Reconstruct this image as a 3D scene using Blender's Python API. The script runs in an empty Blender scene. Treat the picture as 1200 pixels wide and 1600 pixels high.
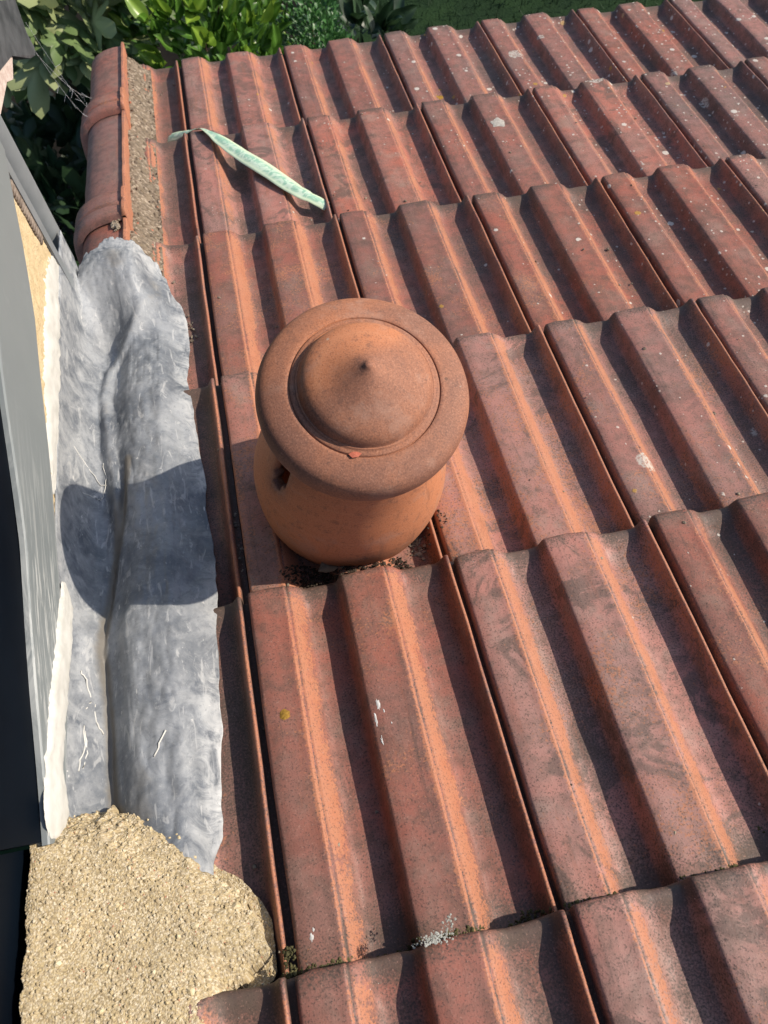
import bpy, math, random
import numpy as np
from mathutils import Matrix, Vector, Euler

random.seed(7)
rng = np.random.default_rng(7)
SC = bpy.context.scene
COL = SC.collection
PITCH = math.radians(23.0)
CP, SP = math.cos(PITCH), math.sin(PITCH)

# ------------------------------------------------------------------ camera, sky, sun, exposure
cam_d = bpy.data.cameras.new('camera')
cam = bpy.data.objects.new('camera', cam_d)
COL.objects.link(cam)
SC.camera = cam
rx, ry, rz = (0.978, -0.205, 0.044), (-0.181, -0.933, -0.310), (0.104, 0.295, -0.950)
_r = Vector(rx).normalized()
_f = Vector(rz).normalized()
_u = _r.cross(_f).normalized()
_r = _f.cross(_u).normalized()
cam.matrix_world = Matrix(((_r.x, _u.x, -_f.x, 0.088), (_r.y, _u.y, -_f.y, 0.168),
                           (_r.z, _u.z, -_f.z, 0.959), (0, 0, 0, 1)))
cam_d.sensor_fit = 'VERTICAL'
cam_d.sensor_height = 24.0
cam_d.lens = 24.0 * 1300 / 1600
cam_d.clip_start, cam_d.clip_end = 0.02, 500
cam_d.dof.use_dof = True
cam_d.dof.focus_distance = 1.12
cam_d.dof.aperture_fstop = 8.0

SUN_EL, SUN_AZ = math.radians(40), math.radians(5)     # azimuth from +X towards +Y
world = bpy.data.worlds.new('World')
SC.world = world
world.use_nodes = True
wn = world.node_tree
wn.nodes.clear()
sky = wn.nodes.new('ShaderNodeTexSky')
sky.sky_type = 'NISHITA'
sky.sun_disc = False
sky.sun_elevation = SUN_EL
sky.sun_rotation = math.radians(90) - SUN_AZ
bg = wn.nodes.new('ShaderNodeBackground')
bg.inputs['Strength'].default_value = 0.145
wo = wn.nodes.new('ShaderNodeOutputWorld')
wn.links.new(sky.outputs[0], bg.inputs[0])
wn.links.new(bg.outputs[0], wo.inputs[0])

sl = bpy.data.lights.new('sun', 'SUN')
sl.energy = 4.6
sl.angle = math.radians(0.53)
sl.color = (1.0, 0.90, 0.76)
sun = bpy.data.objects.new('sun', sl)
COL.objects.link(sun)
sun_dir = Vector((math.cos(SUN_EL) * math.cos(SUN_AZ), math.cos(SUN_EL) * math.sin(SUN_AZ), math.sin(SUN_EL)))
sun.rotation_euler = sun_dir.to_track_quat('Z', 'Y').to_euler()
sun.location = (4, 0, 4)

SC.view_settings.view_transform = 'Standard'
SC.view_settings.look = 'None'
SC.view_settings.exposure = 0.40
SC.view_settings.gamma = 1.0
SC.view_settings.use_curve_mapping = False
SC.render.engine = 'CYCLES'
SC.cycles.use_denoising = True
SC.cycles.max_bounces = 6

# ------------------------------------------------------------------ numpy noise
def _hash(ix, iy, seed):
    h = (ix.astype(np.int64) * 374761393 + iy.astype(np.int64) * 668265263 + seed * 974711) & 0x7fffffff
    h = ((h ^ (h >> 13)) * 1274126177) & 0x7fffffff
    h = (h ^ (h >> 16)) & 0xffffff
    return h / float(0xffffff)

def vnoise(x, y, seed=0):
    x = np.asarray(x, float); y = np.asarray(y, float)
    ix, iy = np.floor(x), np.floor(y)
    fx, fy = x - ix, y - iy
    fx, fy = fx * fx * (3 - 2 * fx), fy * fy * (3 - 2 * fy)
    a, b = _hash(ix, iy, seed), _hash(ix + 1, iy, seed)
    c, d = _hash(ix, iy + 1, seed), _hash(ix + 1, iy + 1, seed)
    return (a * (1 - fx) + b * fx) * (1 - fy) + (c * (1 - fx) + d * fx) * fy

def fbm(x, y, seed=0, octv=4):
    s, a, t = 0.0, 0.5, 0.0
    for k in range(octv):
        s = s + a * vnoise(x * 2 ** k + 17.3 * k, y * 2 ** k - 9.1 * k, seed + k); t += a; a *= 0.5
    return s / t

def worley(x, y, seed=0):
    ix, iy = np.floor(x), np.floor(y)
    f1 = np.full(x.shape, 9.0); f2 = np.full(x.shape, 9.0); cid = np.zeros(x.shape)
    for dx in (-1, 0, 1):
        for dy in (-1, 0, 1):
            cx, cy = ix + dx, iy + dy
            px, py = cx + _hash(cx, cy, seed), cy + _hash(cx, cy, seed + 5)
            d = np.hypot(px - x, py - y)
            m = d < f1
            f2 = np.where(m, f1, np.minimum(f2, d)); f1 = np.where(m, d, f1)
            cid = np.where(m, _hash(cx, cy, seed + 9), cid)
    return f1, f2, cid

def sstep(a, b, x):
    t = np.clip((x - a) / (b - a), 0, 1)
    return t * t * (3 - 2 * t)

# ------------------------------------------------------------------ object helpers
def mesh_from(name, verts, faces, mat=None, smooth=False, attrs=None):
    me = bpy.data.meshes.new(name)
    me.from_pydata([tuple(map(float, v)) for v in verts], [], faces)
    if attrs:
        for k, arr in attrs.items():
            arr = np.asarray(arr, float)
            if arr.ndim == 2:
                a = me.attributes.new(k, 'FLOAT_COLOR', 'POINT')
                a.data.foreach_set('color', np.c_[arr, np.ones(len(arr))].astype(np.float32).ravel())
            else:
                a = me.attributes.new(k, 'FLOAT', 'POINT')
                a.data.foreach_set('value', arr.astype(np.float32))
    if mat:
        me.materials.append(mat)
    if smooth:
        me.polygons.foreach_set('use_smooth', [True] * len(me.polygons))
    me.update()
    return me

def link(name, me, parent=None, loc=None, rot=None):
    o = bpy.data.objects.new(name, me)
    COL.objects.link(o)
    if parent: o.parent = parent
    if loc is not None: o.location = loc
    if rot is not None: o.rotation_euler = rot
    return o

def tag(o, label=None, cat=None, group=None, kind=None):
    if label: o['label'] = label
    if cat: o['category'] = cat
    if group: o['group'] = group
    if kind: o['kind'] = kind
    return o

def thing(name, label, cat, loc=(0, 0, 0), rot=(0, 0, 0), group=None):
    return tag(link(name, None, None, loc, rot), label, cat, group)

def grid_faces(nr, nc, off=0, wrap=False, flip=False):
    fs = []
    for r in range(nr - 1):
        for c in range(nc if wrap else nc - 1):
            a, b = off + r * nc + c, off + r * nc + (c + 1) % nc
            q = (a, b, b + nc, a + nc)
            fs.append(q[::-1] if flip else q)
    return fs

def lathe(prof, seg=96, wob=0.0, seed=3):
    V = []
    for (r, z) in prof:
        for k in range(seg):
            t = 2 * math.pi * k / seg
            rr = r * (1 + wob * (vnoise(np.array(2.0 + 1.6 * math.cos(t)), np.array(2.0 + 1.6 * math.sin(t) + z * 9), seed) - 0.5))
            V.append((rr * math.cos(t), rr * math.sin(t), z))
    return V, grid_faces(len(prof), seg, wrap=True)

def tube(pts, rad, seg=8):
    V, F = [], []
    pts = [Vector(p) for p in pts]
    n = len(pts)
    for i, p in enumerate(pts):
        d = (pts[min(i + 1, n - 1)] - pts[max(i - 1, 0)]).normalized()
        a = d.orthogonal().normalized(); b = d.cross(a)
        r = rad[i] if hasattr(rad, '__len__') else rad
        for k in range(seg):
            t = 2 * math.pi * k / seg
            V.append(p + a * (r * math.cos(t)) + b * (r * math.sin(t)))
    F = grid_faces(n, seg, wrap=True)
    F.append(tuple(range(seg))[::-1]); F.append(tuple(range((n - 1) * seg, n * seg)))
    return V, F

def box(x0, x1, y0, y1, z0, z1):
    V = [(x, y, z) for z in (z0, z1) for y in (y0, y1) for x in (x0, x1)]
    F = [(0, 2, 3, 1), (4, 5, 7, 6), (0, 1, 5, 4), (2, 6, 7, 3), (0, 4, 6, 2), (1, 3, 7, 5)]
    return V, F

def join(parts):
    V, F = [], []
    for v, f in parts:
        o = len(V); V += list(v); F += [tuple(i + o for i in q) for q in f]
    return V, F

# ------------------------------------------------------------------ materials
class NT:
    def __init__(s, name, rough=0.7, metal=0.0, spec=0.4):
        s.m = bpy.data.materials.new(name); s.m.use_nodes = True
        s.t = s.m.node_tree; s.n = s.t.nodes
        s.b = s.n['Principled BSDF']
        s.b.inputs['Roughness'].default_value = rough
        s.b.inputs['Metallic'].default_value = metal
        s.b.inputs['Specular IOR Level'].default_value = spec
        s.vec = None
    def L(s, a, b): s.t.links.new(a, b)
    def put(s, inp, v):
        if isinstance(v, bpy.types.NodeSocket): s.L(v, inp)
        elif hasattr(v, '__len__') and len(v) == 3 and inp.type == 'RGBA': inp.default_value = (*v, 1)
        else: inp.default_value = v
    def coords(s, rand=True, kind='Object'):
        tc = s.n.new('ShaderNodeTexCoord')
        v = tc.outputs[kind]
        if rand:
            oi = s.n.new('ShaderNodeObjectInfo')
            m = s.n.new('ShaderNodeVectorMath'); m.operation = 'MULTIPLY_ADD'
            cb = s.n.new('ShaderNodeCombineXYZ')
            for i, k in enumerate((37.0, 91.0, 13.0)):
                s.L(s.math('MULTIPLY', oi.outputs['Random'], k), cb.inputs[i])
            s.L(v, m.inputs[0]); m.inputs[1].default_value = (1, 1, 1); s.L(cb.outputs[0], m.inputs[2])
            v = m.outputs[0]
        s.vec = v
        return v
    def scaled(s, sc):
        m = s.n.new('ShaderNodeVectorMath'); m.operation = 'MULTIPLY'
        s.L(s.vec, m.inputs[0]); m.inputs[1].default_value = sc
        return m.outputs[0]
    def noise(s, scale, detail=3, rough=0.55, dist=0.0, vec=None, out='Fac'):
        n = s.n.new('ShaderNodeTexNoise')
        s.L(vec or s.vec, n.inputs['Vector'])
        n.inputs['Scale'].default_value = scale; n.inputs['Detail'].default_value = detail
        n.inputs['Roughness'].default_value = rough; n.inputs['Distortion'].default_value = dist
        return n.outputs[out]
    def voro(s, scale, vec=None, feature='F1'):
        n = s.n.new('ShaderNodeTexVoronoi'); n.feature = feature
        s.L(vec or s.vec, n.inputs['Vector']); n.inputs['Scale'].default_value = scale
        return n
    def math(s, op, a, b=None, c=None, clamp=False):
        n = s.n.new('ShaderNodeMath'); n.operation = op; n.use_clamp = clamp
        s.put(n.inputs[0], a)
        if b is not None: s.put(n.inputs[1], b)
        if c is not None: s.put(n.inputs[2], c)
        return n.outputs[0]
    def ss(s, x, lo, hi, t0=0.0, t1=1.0):
        n = s.n.new('ShaderNodeMapRange'); n.interpolation_type = 'SMOOTHSTEP'
        s.put(n.inputs['Value'], x)
        s.put(n.inputs['From Min'], lo); s.put(n.inputs['From Max'], hi)
        s.put(n.inputs['To Min'], t0); s.put(n.inputs['To Max'], t1)
        return n.outputs[0]
    def mix(s, f, a, b, mode='MIX'):
        n = s.n.new('ShaderNodeMix'); n.data_type = 'RGBA'; n.blend_type = mode
        s.put(n.inputs[0], f); s.put(n.inputs[6], a); s.put(n.inputs[7], b)
        return n.outputs[2]
    def attr(s, name, out='Fac'):
        n = s.n.new('ShaderNodeAttribute'); n.attribute_name = name
        return n.outputs[out]
    def sep(s, c):
        n = s.n.new('ShaderNodeSeparateColor'); s.L(c, n.inputs[0]); return n.outputs
    def spots(s, scale, thr, size, soft=0.06, distort=None):
        """round flecks of varying size, one per chosen voronoi cell"""
        v = s.voro(scale, distort or s.vec)
        c = s.sep(v.outputs['Color'])
        t = s.math('MULTIPLY', s.math('SUBTRACT', c[0], thr), size)
        return s.math('MULTIPLY', s.ss(s.math('SUBTRACT', t, v.outputs['Distance']), 0.0, soft), 1.0), v, c
    def bump(s, h, strength=0.3, dist=0.002):
        n = s.n.new('ShaderNodeBump'); n.inputs['Strength'].default_value = strength
        n.inputs['Distance'].default_value = dist
        s.L(h, n.inputs['Height'])
        if s.b.inputs['Normal'].is_linked:
            s.L(s.b.inputs['Normal'].links[0].from_socket, n.inputs['Normal'])
        s.L(n.outputs[0], s.b.inputs['Normal'])
    def color(s, c): s.put(s.b.inputs['Base Color'], c)

def wobble(t, amount, scale):
    """vector distorted by noise, for ragged spots"""
    nv = t.n.new('ShaderNodeTexNoise'); t.L(t.vec, nv.inputs['Vector']); nv.inputs['Scale'].default_value = scale
    m = t.n.new('ShaderNodeVectorMath'); m.operation = 'MULTIPLY_ADD'
    t.L(nv.outputs['Color'], m.inputs[0]); m.inputs[1].default_value = (amount,) * 3; t.L(t.vec, m.inputs[2])
    return m.outputs[0]

def clay_tile_material():
    t = NT('weathered_clay', 0.62, 0, 0.35)
    t.coords()
    oi = t.n.new('ShaderNodeObjectInfo')
    oc = t.sep(oi.outputs['Color'])                  # r: bare clay, g: lichen, b: added grime
    wear, dirt = t.attr('wear'), t.attr('dirt')
    n1, n2, n3 = t.noise(7, 4, 0.6), t.noise(45, 4, 0.62), t.noise(420, 3, 0.6)
    streak = t.noise(1, 4, 0.6, vec=t.scaled((60, 6, 30)))
    base = t.mix(t.ss(n1, 0.35, 0.68), (0.315, 0.112, 0.079), (0.248, 0.122, 0.096))
    base = t.mix(t.ss(n2, 0.40, 0.70, 0, 0.65), base, (0.130, 0.076, 0.060))
    dust = t.noise(16, 5, 0.65)
    base = t.mix(t.ss(dust, 0.48, 0.72, 0, 0.6), base, (0.250, 0.165, 0.130))
    stainn = t.noise(11, 7, 0.72, 0.8)
    base = t.mix(t.math('MULTIPLY', t.ss(stainn, 0.53, 0.60), t.ss(oi.outputs['Random'], 0.2, 0.9, 0.25, 0.75)), base, (0.095, 0.060, 0.047))
    run = t.noise(1, 5, 0.7, 0.4, vec=t.scaled((55, 4, 20)))
    base = t.mix(t.ss(run, 0.57, 0.68, 0, 0.45), base, (0.085, 0.055, 0.045))
    tone = t.ss(oi.outputs['Random'], 0, 1, 0.80, 1.16)
    vv = t.n.new('ShaderNodeHueSaturation'); t.L(base, vv.inputs['Color']); t.L(tone, vv.inputs['Value'])
    t.L(t.ss(t.math('FRACT', t.math('MULTIPLY', oi.outputs['Random'], 7.3)), 0, 1, 0.88, 1.08), vv.inputs['Saturation'])
    base = vv.outputs[0]
    base = t.mix(t.ss(streak, 0.52, 0.75, 0, 0.4), base, (0.25, 0.085, 0.05))
    f = t.math('ADD', t.math('MULTIPLY', wear, t.math('SUBTRACT', 0.95, t.math('MULTIPLY', oc[1], 0.38))), t.math('MULTIPLY', oc[0], 0.75))
    f = t.math('ADD', f, t.math('MULTIPLY', t.math('SUBTRACT', t.noise(8, 6, 0.7, 0.5), 0.5), 2.0))
    f = t.math('ADD', f, t.math('MULTIPLY', t.math('SUBTRACT', n2, 0.5), 0.55))
    f = t.math('ADD', f, t.math('MULTIPLY', t.math('SUBTRACT', t.noise(240, 4, 0.7), 0.5), 2.2))
    bare = t.ss(f, 0.42, 0.80)
    base = t.mix(t.math('MULTIPLY', bare, 0.78), base, t.mix(n2, (0.37, 0.130, 0.062), (0.42, 0.180, 0.096)))
    g = t.math('ADD', t.math('MULTIPLY', dirt, 0.75), t.math('MULTIPLY', oc[2], 0.5))
    g = t.math('ADD', g, t.math('MULTIPLY', t.math('SUBTRACT', n1, 0.5), 0.9))
    g = t.math('ADD', g, t.math('MULTIPLY', t.math('SUBTRACT', n3, 0.5), 1.3))
    grime = t.ss(g, 0.42, 0.95, 0, 0.85)
    base = t.mix(grime, base, t.mix(n2, (0.050, 0.034, 0.030), (0.085, 0.064, 0.046)))
    # granular surface
    base = t.mix(t.ss(n3, 0.53, 0.68, 0, 0.70), base, (0.048, 0.033, 0.028))
    base = t.mix(t.ss(t.noise(330, 3, 0.7), 0.58, 0.72, 0, 0.6), base, (0.34, 0.19, 0.145))
    # pale lichen, in three sizes
    w1 = wobble(t, 0.012, 90)
    w2 = wobble(t, 0.004, 260)
    sp1, v1, c1 = t.spots(9, t.ss(oc[1], 0, 1, 0.97, 0.72), 1.25, 0.035, w1)
    ring = t.math('MULTIPLY', sp1, t.ss(t.noise(160, 3), 0.36, 0.55))
    sp2, v2, c2 = t.spots(38, t.ss(oc[1], 0, 1, 0.94, 0.70), 1.3, 0.06, w2)
    sp3, v3, c3 = t.spots(110, t.ss(oc[1], 0, 1, 0.94, 0.78), 2.2, 0.12, w2)
    base = t.mix(t.math('MULTIPLY', ring, 0.75), base, (0.46, 0.43, 0.37))
    base = t.mix(t.math('MULTIPLY', sp2, 0.8), base, t.mix(t.ss(c2[1], 0.80, 0.86), (0.52, 0.48, 0.42), (0.36, 0.20, 0.03)))
    base = t.mix(t.math('MULTIPLY', sp3, 0.75), base, (0.50, 0.44, 0.38))
    t.color(base)
    t.put(t.b.inputs['Roughness'], t.ss(n2, 0.3, 0.7, 0.50, 0.75))
    t.bump(n3, 0.30, 0.0012)
    t.bump(n2, 0.35, 0.0016)
    t.bump(t.math('ADD', sp2, sp3), 0.4, 0.0015)
    return t.m

def pot_material():
    t = NT('terracotta', 0.72, 0, 0.3)
    t.coords(False)
    darken = t.attr('darken')
    n1, n2, n3 = t.noise(9, 6, 0.68), t.noise(60, 5, 0.68), t.noise(480, 4, 0.72)
    band = t.noise(1, 3, 0.6, vec=t.scaled((3, 3, 140)))
    base = t.mix(n1, (0.41, 0.148, 0.066), (0.48, 0.190, 0.090))
    base = t.mix(t.ss(band, 0.5, 0.75, 0, 0.35), base, (0.50, 0.23, 0.12))
    f = t.math('ADD', darken, t.math('MULTIPLY', t.math('SUBTRACT', n1, 0.5), 1.1))
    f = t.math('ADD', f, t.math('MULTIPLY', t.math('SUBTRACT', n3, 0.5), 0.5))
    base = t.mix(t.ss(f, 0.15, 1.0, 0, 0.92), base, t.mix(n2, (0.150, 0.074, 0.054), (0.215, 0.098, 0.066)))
    base = t.mix(t.ss(n3, 0.52, 0.66, 0, 0.55), base, (0.085, 0.045, 0.033))
    base = t.mix(t.ss(n3, 0.47, 0.34, 0, 0.45), base, (0.40, 0.22, 0.15))
    base = t.mix(t.ss(n2, 0.54, 0.68, 0, 0.45), base, (0.13, 0.068, 0.05))
    drip = t.noise(1, 5, 0.7, 0.3, vec=t.scaled((50, 50, 7)))
    base = t.mix(t.ss(drip, 0.56, 0.70, 0, 0.45), base, (0.16, 0.075, 0.048))
    base = t.mix(t.ss(t.noise(14, 6, 0.7), 0.52, 0.66, 0, 0.4), base, (0.34, 0.20, 0.145))
    sp, v, c = t.spots(60, 0.93, 2.6, 0.1, wobble(t, 0.004, 240))
    base = t.mix(t.math('MULTIPLY', sp, 0.6), base, t.mix(t.ss(c[1], 0.4, 0.5), (0.42, 0.36, 0.28), (0.05, 0.03, 0.02)))
    t.color(base)
    t.bump(n3, 0.28, 0.001)
    t.bump(band, 0.22, 0.0012)
    t.bump(n2, 0.2, 0.0012)
    return t.m

def lead_material():
    t = NT('sheet_lead', 0.5, 0.12, 0.35)
    t.coords(False)
    stain = t.attr('stain')
    n1, n2, n3 = t.noise(8, 6, 0.66), t.noise(26, 7, 0.72, 0.9), t.noise(150, 5, 0.75)
    st = t.noise(1, 4, 0.6, 1.0, vec=t.scaled((90, 22, 40)))
    base = t.mix(t.ss(n1, 0.34, 0.66), (0.100, 0.112, 0.130), (0.245, 0.257, 0.272))
    base = t.mix(t.ss(n2, 0.48, 0.74, 0, 0.55), base, (0.33, 0.338, 0.345))
    base = t.mix(t.math('MULTIPLY', t.attr('white'), t.ss(n2, 0.36, 0.60)), base, (0.52, 0.52, 0.51))
    base = t.mix(t.ss(n2, 0.48, 0.30, 0, 0.55), base, (0.075, 0.087, 0.108))
    base = t.mix(t.ss(n3, 0.54, 0.70, 0, 0.30), base, (0.38, 0.38, 0.375))
    base = t.mix(t.ss(n3, 0.46, 0.32, 0, 0.40), base, (0.07, 0.08, 0.10))
    base = t.mix(t.ss(st, 0.57, 0.66, 0, 0.45), base, (0.44, 0.44, 0.435))
    f = t.math('ADD', stain, t.math('MULTIPLY', t.math('SUBTRACT', n2, 0.5), 0.8))
    base = t.mix(t.ss(f, 0.25, 0.85, 0, 0.85), base, t.mix(n1, (0.075, 0.068, 0.060), (0.20, 0.175, 0.14)))
    sp, v, c = t.spots(70, 0.93, 2.6, 0.1, wobble(t, 0.012, 120))
    base = t.mix(t.math('MULTIPLY', sp, 0.8), base, (0.56, 0.55, 0.53))
    scr = t.math('MAXIMUM', t.spots(1, 0.90, 2.4, 0.1, t.scaled((150, 36, 60)))[0], t.spots(1, 0.93, 2.4, 0.1, t.scaled((45, 190, 60)))[0])
    base = t.mix(t.math('MULTIPLY', scr, 0.65), base, (0.56, 0.55, 0.53))
    t.color(base)
    t.put(t.b.inputs['Roughness'], t.ss(n2, 0.3, 0.7, 0.50, 0.75))
    t.bump(n2, 0.22, 0.003)
    t.bump(n3, 0.12, 0.001)
    return t.m

def simple(name, c1, c2, scale=20, rough=0.7, spec=0.4, metal=0.0, fine=300, bump=0.2, bd=0.001, rand=False, speck=None):
    t = NT(name, rough, metal, spec)
    t.coords(rand)
    n1, n3 = t.noise(scale, 5, 0.62), t.noise(fine, 3, 0.6)
    base = t.mix(t.ss(n1, 0.32, 0.68), c1, c2)
    if speck: base = t.mix(t.ss(n3, 0.55, 0.75, 0, 0.6), base, speck)
    t.color(base)
    if bump: t.bump(n3, bump, bd); t.bump(n1, bump, bd * 2)
    return t.m

def mortar_material(name='mortar', tint=1.0):
    t = NT(name, 0.92, 0, 0.2)
    t.coords(False)
    c = t.attr('grain', 'Color')
    n = t.noise(900, 3, 0.6)
    t.color(t.mix(t.ss(n, 0.4, 0.7, 0, 0.35), c, (0.20 * tint, 0.16 * tint, 0.10 * tint)))
    t.bump(n, 0.35, 0.0008)
    return t.m

def leaf_material(name, c1, c2, rough=0.35, trans=0.25):
    t = NT(name, rough, 0, 0.5)
    t.coords(True)
    oi = t.n.new('ShaderNodeObjectInfo')
    n = t.noise(30, 3)
    f = t.math('ADD', t.math('MULTIPLY', oi.outputs['Random'], 0.7), t.math('MULTIPLY', n, 0.4), clamp=True)
    col = t.mix(f, c1, c2)
    vein = t.attr('vein')
    col = t.mix(t.math('MULTIPLY', vein, 0.5), col, tuple(min(1, k * 2.0 + 0.03) for k in c2))
    t.color(col)
    tr = t.n.new('ShaderNodeBsdfTranslucent'); t.L(col, tr.inputs[0])
    mx = t.n.new('ShaderNodeMixShader'); mx.inputs[0].default_value = trans
    out = [q for q in t.n if q.type == 'OUTPUT_MATERIAL'][0]
    t.L(t.b.outputs[0], mx.inputs[1]); t.L(tr.outputs[0], mx.inputs[2]); t.L(mx.outputs[0], out.inputs[0])
    return t.m

M_TILE = clay_tile_material()
M_POT = pot_material()
M_LEAD = lead_material()
M_MORTAR = mortar_material()
M_WALL = simple('sand_render', (0.46, 0.35, 0.20), (0.56, 0.44, 0.27), 40, 0.9, 0.2, fine=260, bump=0.6, bd=0.003, speck=(0.26, 0.19, 0.11))
M_SEAL = simple('white_sealant', (0.46, 0.448, 0.41), (0.55, 0.538, 0.50), 30, 0.55, 0.4, fine=140, bump=0.25, bd=0.0015)
M_DARK = simple('navy_pane', (0.0012, 0.0022, 0.0045), (0.002, 0.0042, 0.008), 3, 0.6, 0.05, bump=0.0)
M_DECK = simple('roof_felt', (0.018, 0.016, 0.015), (0.03, 0.026, 0.024), 20, 0.9, 0.1)
M_PIPE = simple('grey_plastic', (0.155, 0.168, 0.175), (0.185, 0.198, 0.205), 14, 0.5, 0.4, fine=200, bump=0.08)
M_STONE = simple('pink_stone', (0.42, 0.32, 0.28), (0.54, 0.45, 0.40), 60, 0.9, 0.2, fine=300, bump=0.5, bd=0.002, speck=(0.2, 0.15, 0.13))
M_DARKLEAD = simple('dark_lead', (0.035, 0.037, 0.042), (0.085, 0.088, 0.095), 18, 0.5, 0.4, fine=220, bump=0.2)
M_MOSS = simple('moss', (0.036, 0.033, 0.016), (0.105, 0.095, 0.045), 80, 0.95, 0.1, fine=500, bump=0.3)
M_CRUST = simple('crust_lichen', (0.24, 0.24, 0.21), (0.40, 0.40, 0.36), 120, 0.95, 0.1, fine=500, bump=0.4)
M_BRICK = simple('house_brick', (0.16, 0.07, 0.05), (0.22, 0.10, 0.07), 12, 0.9, 0.2)
M_SOIL = simple('soil', (0.007, 0.006, 0.005), (0.016, 0.013, 0.010), 3, 0.95, 0.1, fine=40, bump=0.4, bd=0.01)  # darkened so that the shade over the bed is in the soil colour
M_LAWN = simple('lawn', (0.007, 0.020, 0.006), (0.012, 0.030, 0.008), 4, 0.9, 0.15, fine=60, bump=0.5, bd=0.02)
M_BARK = simple('bark', (0.05, 0.035, 0.022), (0.09, 0.065, 0.045), 30, 0.9, 0.2)
M_WEB = simple('web_silk', (0.55, 0.55, 0.55), (0.7, 0.7, 0.7), 30, 0.4, 0.5, bump=0)

def board_material():
    t = NT('painted_trim', 0.45, 0, 0.4)
    t.coords(False)
    n1, n2 = t.noise(8, 4, 0.6), t.noise(40, 4, 0.65)
    base = t.mix(n1, (0.152, 0.170, 0.174), (0.188, 0.205, 0.207))
    base = t.mix(t.ss(n2, 0.55, 0.75, 0, 0.3), base, (0.22, 0.235, 0.235))
    smear = t.noise(1, 6, 0.7, 0.5, vec=t.scaled((30, 9, 130)))
    m = t.math('MULTIPLY', t.attr('smear'), t.ss(smear, 0.47, 0.62, 0, 0.75))
    base = t.mix(m, base, (0.66, 0.66, 0.63))
    sp = t.spots(1, 0.94, 2.6, 0.1, t.scaled((60, 45, 120)))[0]
    base = t.mix(t.math('MULTIPLY', sp, 0.8), base, (0.72, 0.72, 0.70))
    t.color(base)
    t.bump(n2, 0.12, 0.001)
    return t.m
M_BOARD = board_material()

def strip_material():
    t = NT('mint_plastic', 0.5, 0, 0.4)
    t.coords(False)
    w = t.n.new('ShaderNodeTexNoise'); t.L(t.vec, w.inputs['Vector'])
    w.inputs['Scale'].default_value = 38; w.inputs['Detail'].default_value = 3; w.inputs['Distortion'].default_value = 2.5
    col = t.mix(t.ss(w.outputs['Fac'], 0.40, 0.60), (0.52, 0.64, 0.51), (0.26, 0.45, 0.33))
    col = t.mix(t.ss(t.attr('edge'), 0.35, 0.85), col, (0.58, 0.68, 0.48))
    t.color(col)
    tr = t.n.new('ShaderNodeBsdfTranslucent'); t.L(col, tr.inputs[0])
    mx = t.n.new('ShaderNodeMixShader'); mx.inputs[0].default_value = 0.15
    out = [q for q in t.n if q.type == 'OUTPUT_MATERIAL'][0]
    t.L(t.b.outputs[0], mx.inputs[1]); t.L(tr.outputs[0], mx.inputs[2]); t.L(mx.outputs[0], out.inputs[0])
    return t.m
M_STRIP = strip_material()

# ------------------------------------------------------------------ roof: deck and tiles
W, G, STEP = 0.30, 0.4828, 0.045
NROW, C0, C1 = 6, -1, 9
V_EAVE = 5 * G

def R2W(u, v, n):
    return Vector((u, v * CP + n * SP, -v * SP + n * CP))

dv, df = box(-0.245, 3.05, -1.0, V_EAVE - 0.03, -0.16, -0.10)
roof = link('tiled_roof', mesh_from('tiled_roof', dv, df, M_DECK), None, (0, 0, 0), (-PITCH, 0, 0))
tag(roof, 'weathered red clay roof of ribbed interlocking tiles sloping down to the garden', 'roof')

# profile of one tile across its width: x, z, wear, dirt (metres; wear = bare orange clay, dirt = settled grime)
D = -0.032
PROF = [(0.000, -0.030, 0.2, .6), (0.000, -0.006, 0.3, .4), (0.0015, -0.0018, 0.3, .3), (0.005, 0.0, .1, .25), (0.020, 0.0008, 0, .2), (0.036, 0.0008, 0, .2),
        (0.046, 0.0006, .1, .2), (0.0500, 0.0014, .6, .1), (0.0522, 0.0008, .85, 0), (0.0536, -0.0032, .6, .3), (0.0550, -0.0044, .2, .8), (0.0574, -0.0042, .7, .1), (0.0590, -0.0050, .95, 0), (0.0615, -0.0072, .95, 0),
        (0.068, -0.0145, .80, 0), (0.074, -0.0235, .50, .2), (0.0785, -0.0288, .12, .4), (0.084, -0.0312, 0, .5), (0.092, D, 0, .6), (0.110, D, 0, .7), (0.121, -0.0312, 0, .75),
        (0.1255, -0.0280, .1, .5), (0.1290, -0.016, .1, .5), (0.1315, -0.006, .15, .45), (0.1335, -0.0015, .25, .3), (0.137, 0.0003, .1, .25),
        (0.152, 0.0008, 0, .2), (0.170, 0.0008, 0, .2), (0.188, 0.0006, .05, .2), (0.1930, 0.0014, .6, .1), (0.1952, 0.0008, .85, 0), (0.1966, -0.0032, .6, .3), (0.1980, -0.0044, .2, .8), (0.2004, -0.0042, .7, .1),
        (0.2020, -0.0050, .95, 0), (0.2045, -0.0072, .95, 0), (0.211, -0.0145, .80, 0), (0.217, -0.0235, .50, .2), (0.2215, -0.0288, .12, .4), (0.227, -0.0312, 0, .5),
        (0.238, D, 0, .6), (0.262, D, 0, .7), (0.272, -0.031, 0, .75), (0.2775, -0.0265, .05, .6), (0.2820, -0.013, .22, .45), (0.2845, -0.0045, .5, .2),
        (0.2862, -0.0018, .8, 0), (0.2885, -0.0015, .8, 0), (0.2902, -0.0035, .5, .2), (0.2908, -0.010, .2, .6), (0.2912, -0.021, .0, 1), (0.3005, -0.022, 0, 1)]
PROF = np.array(PROF)
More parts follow.
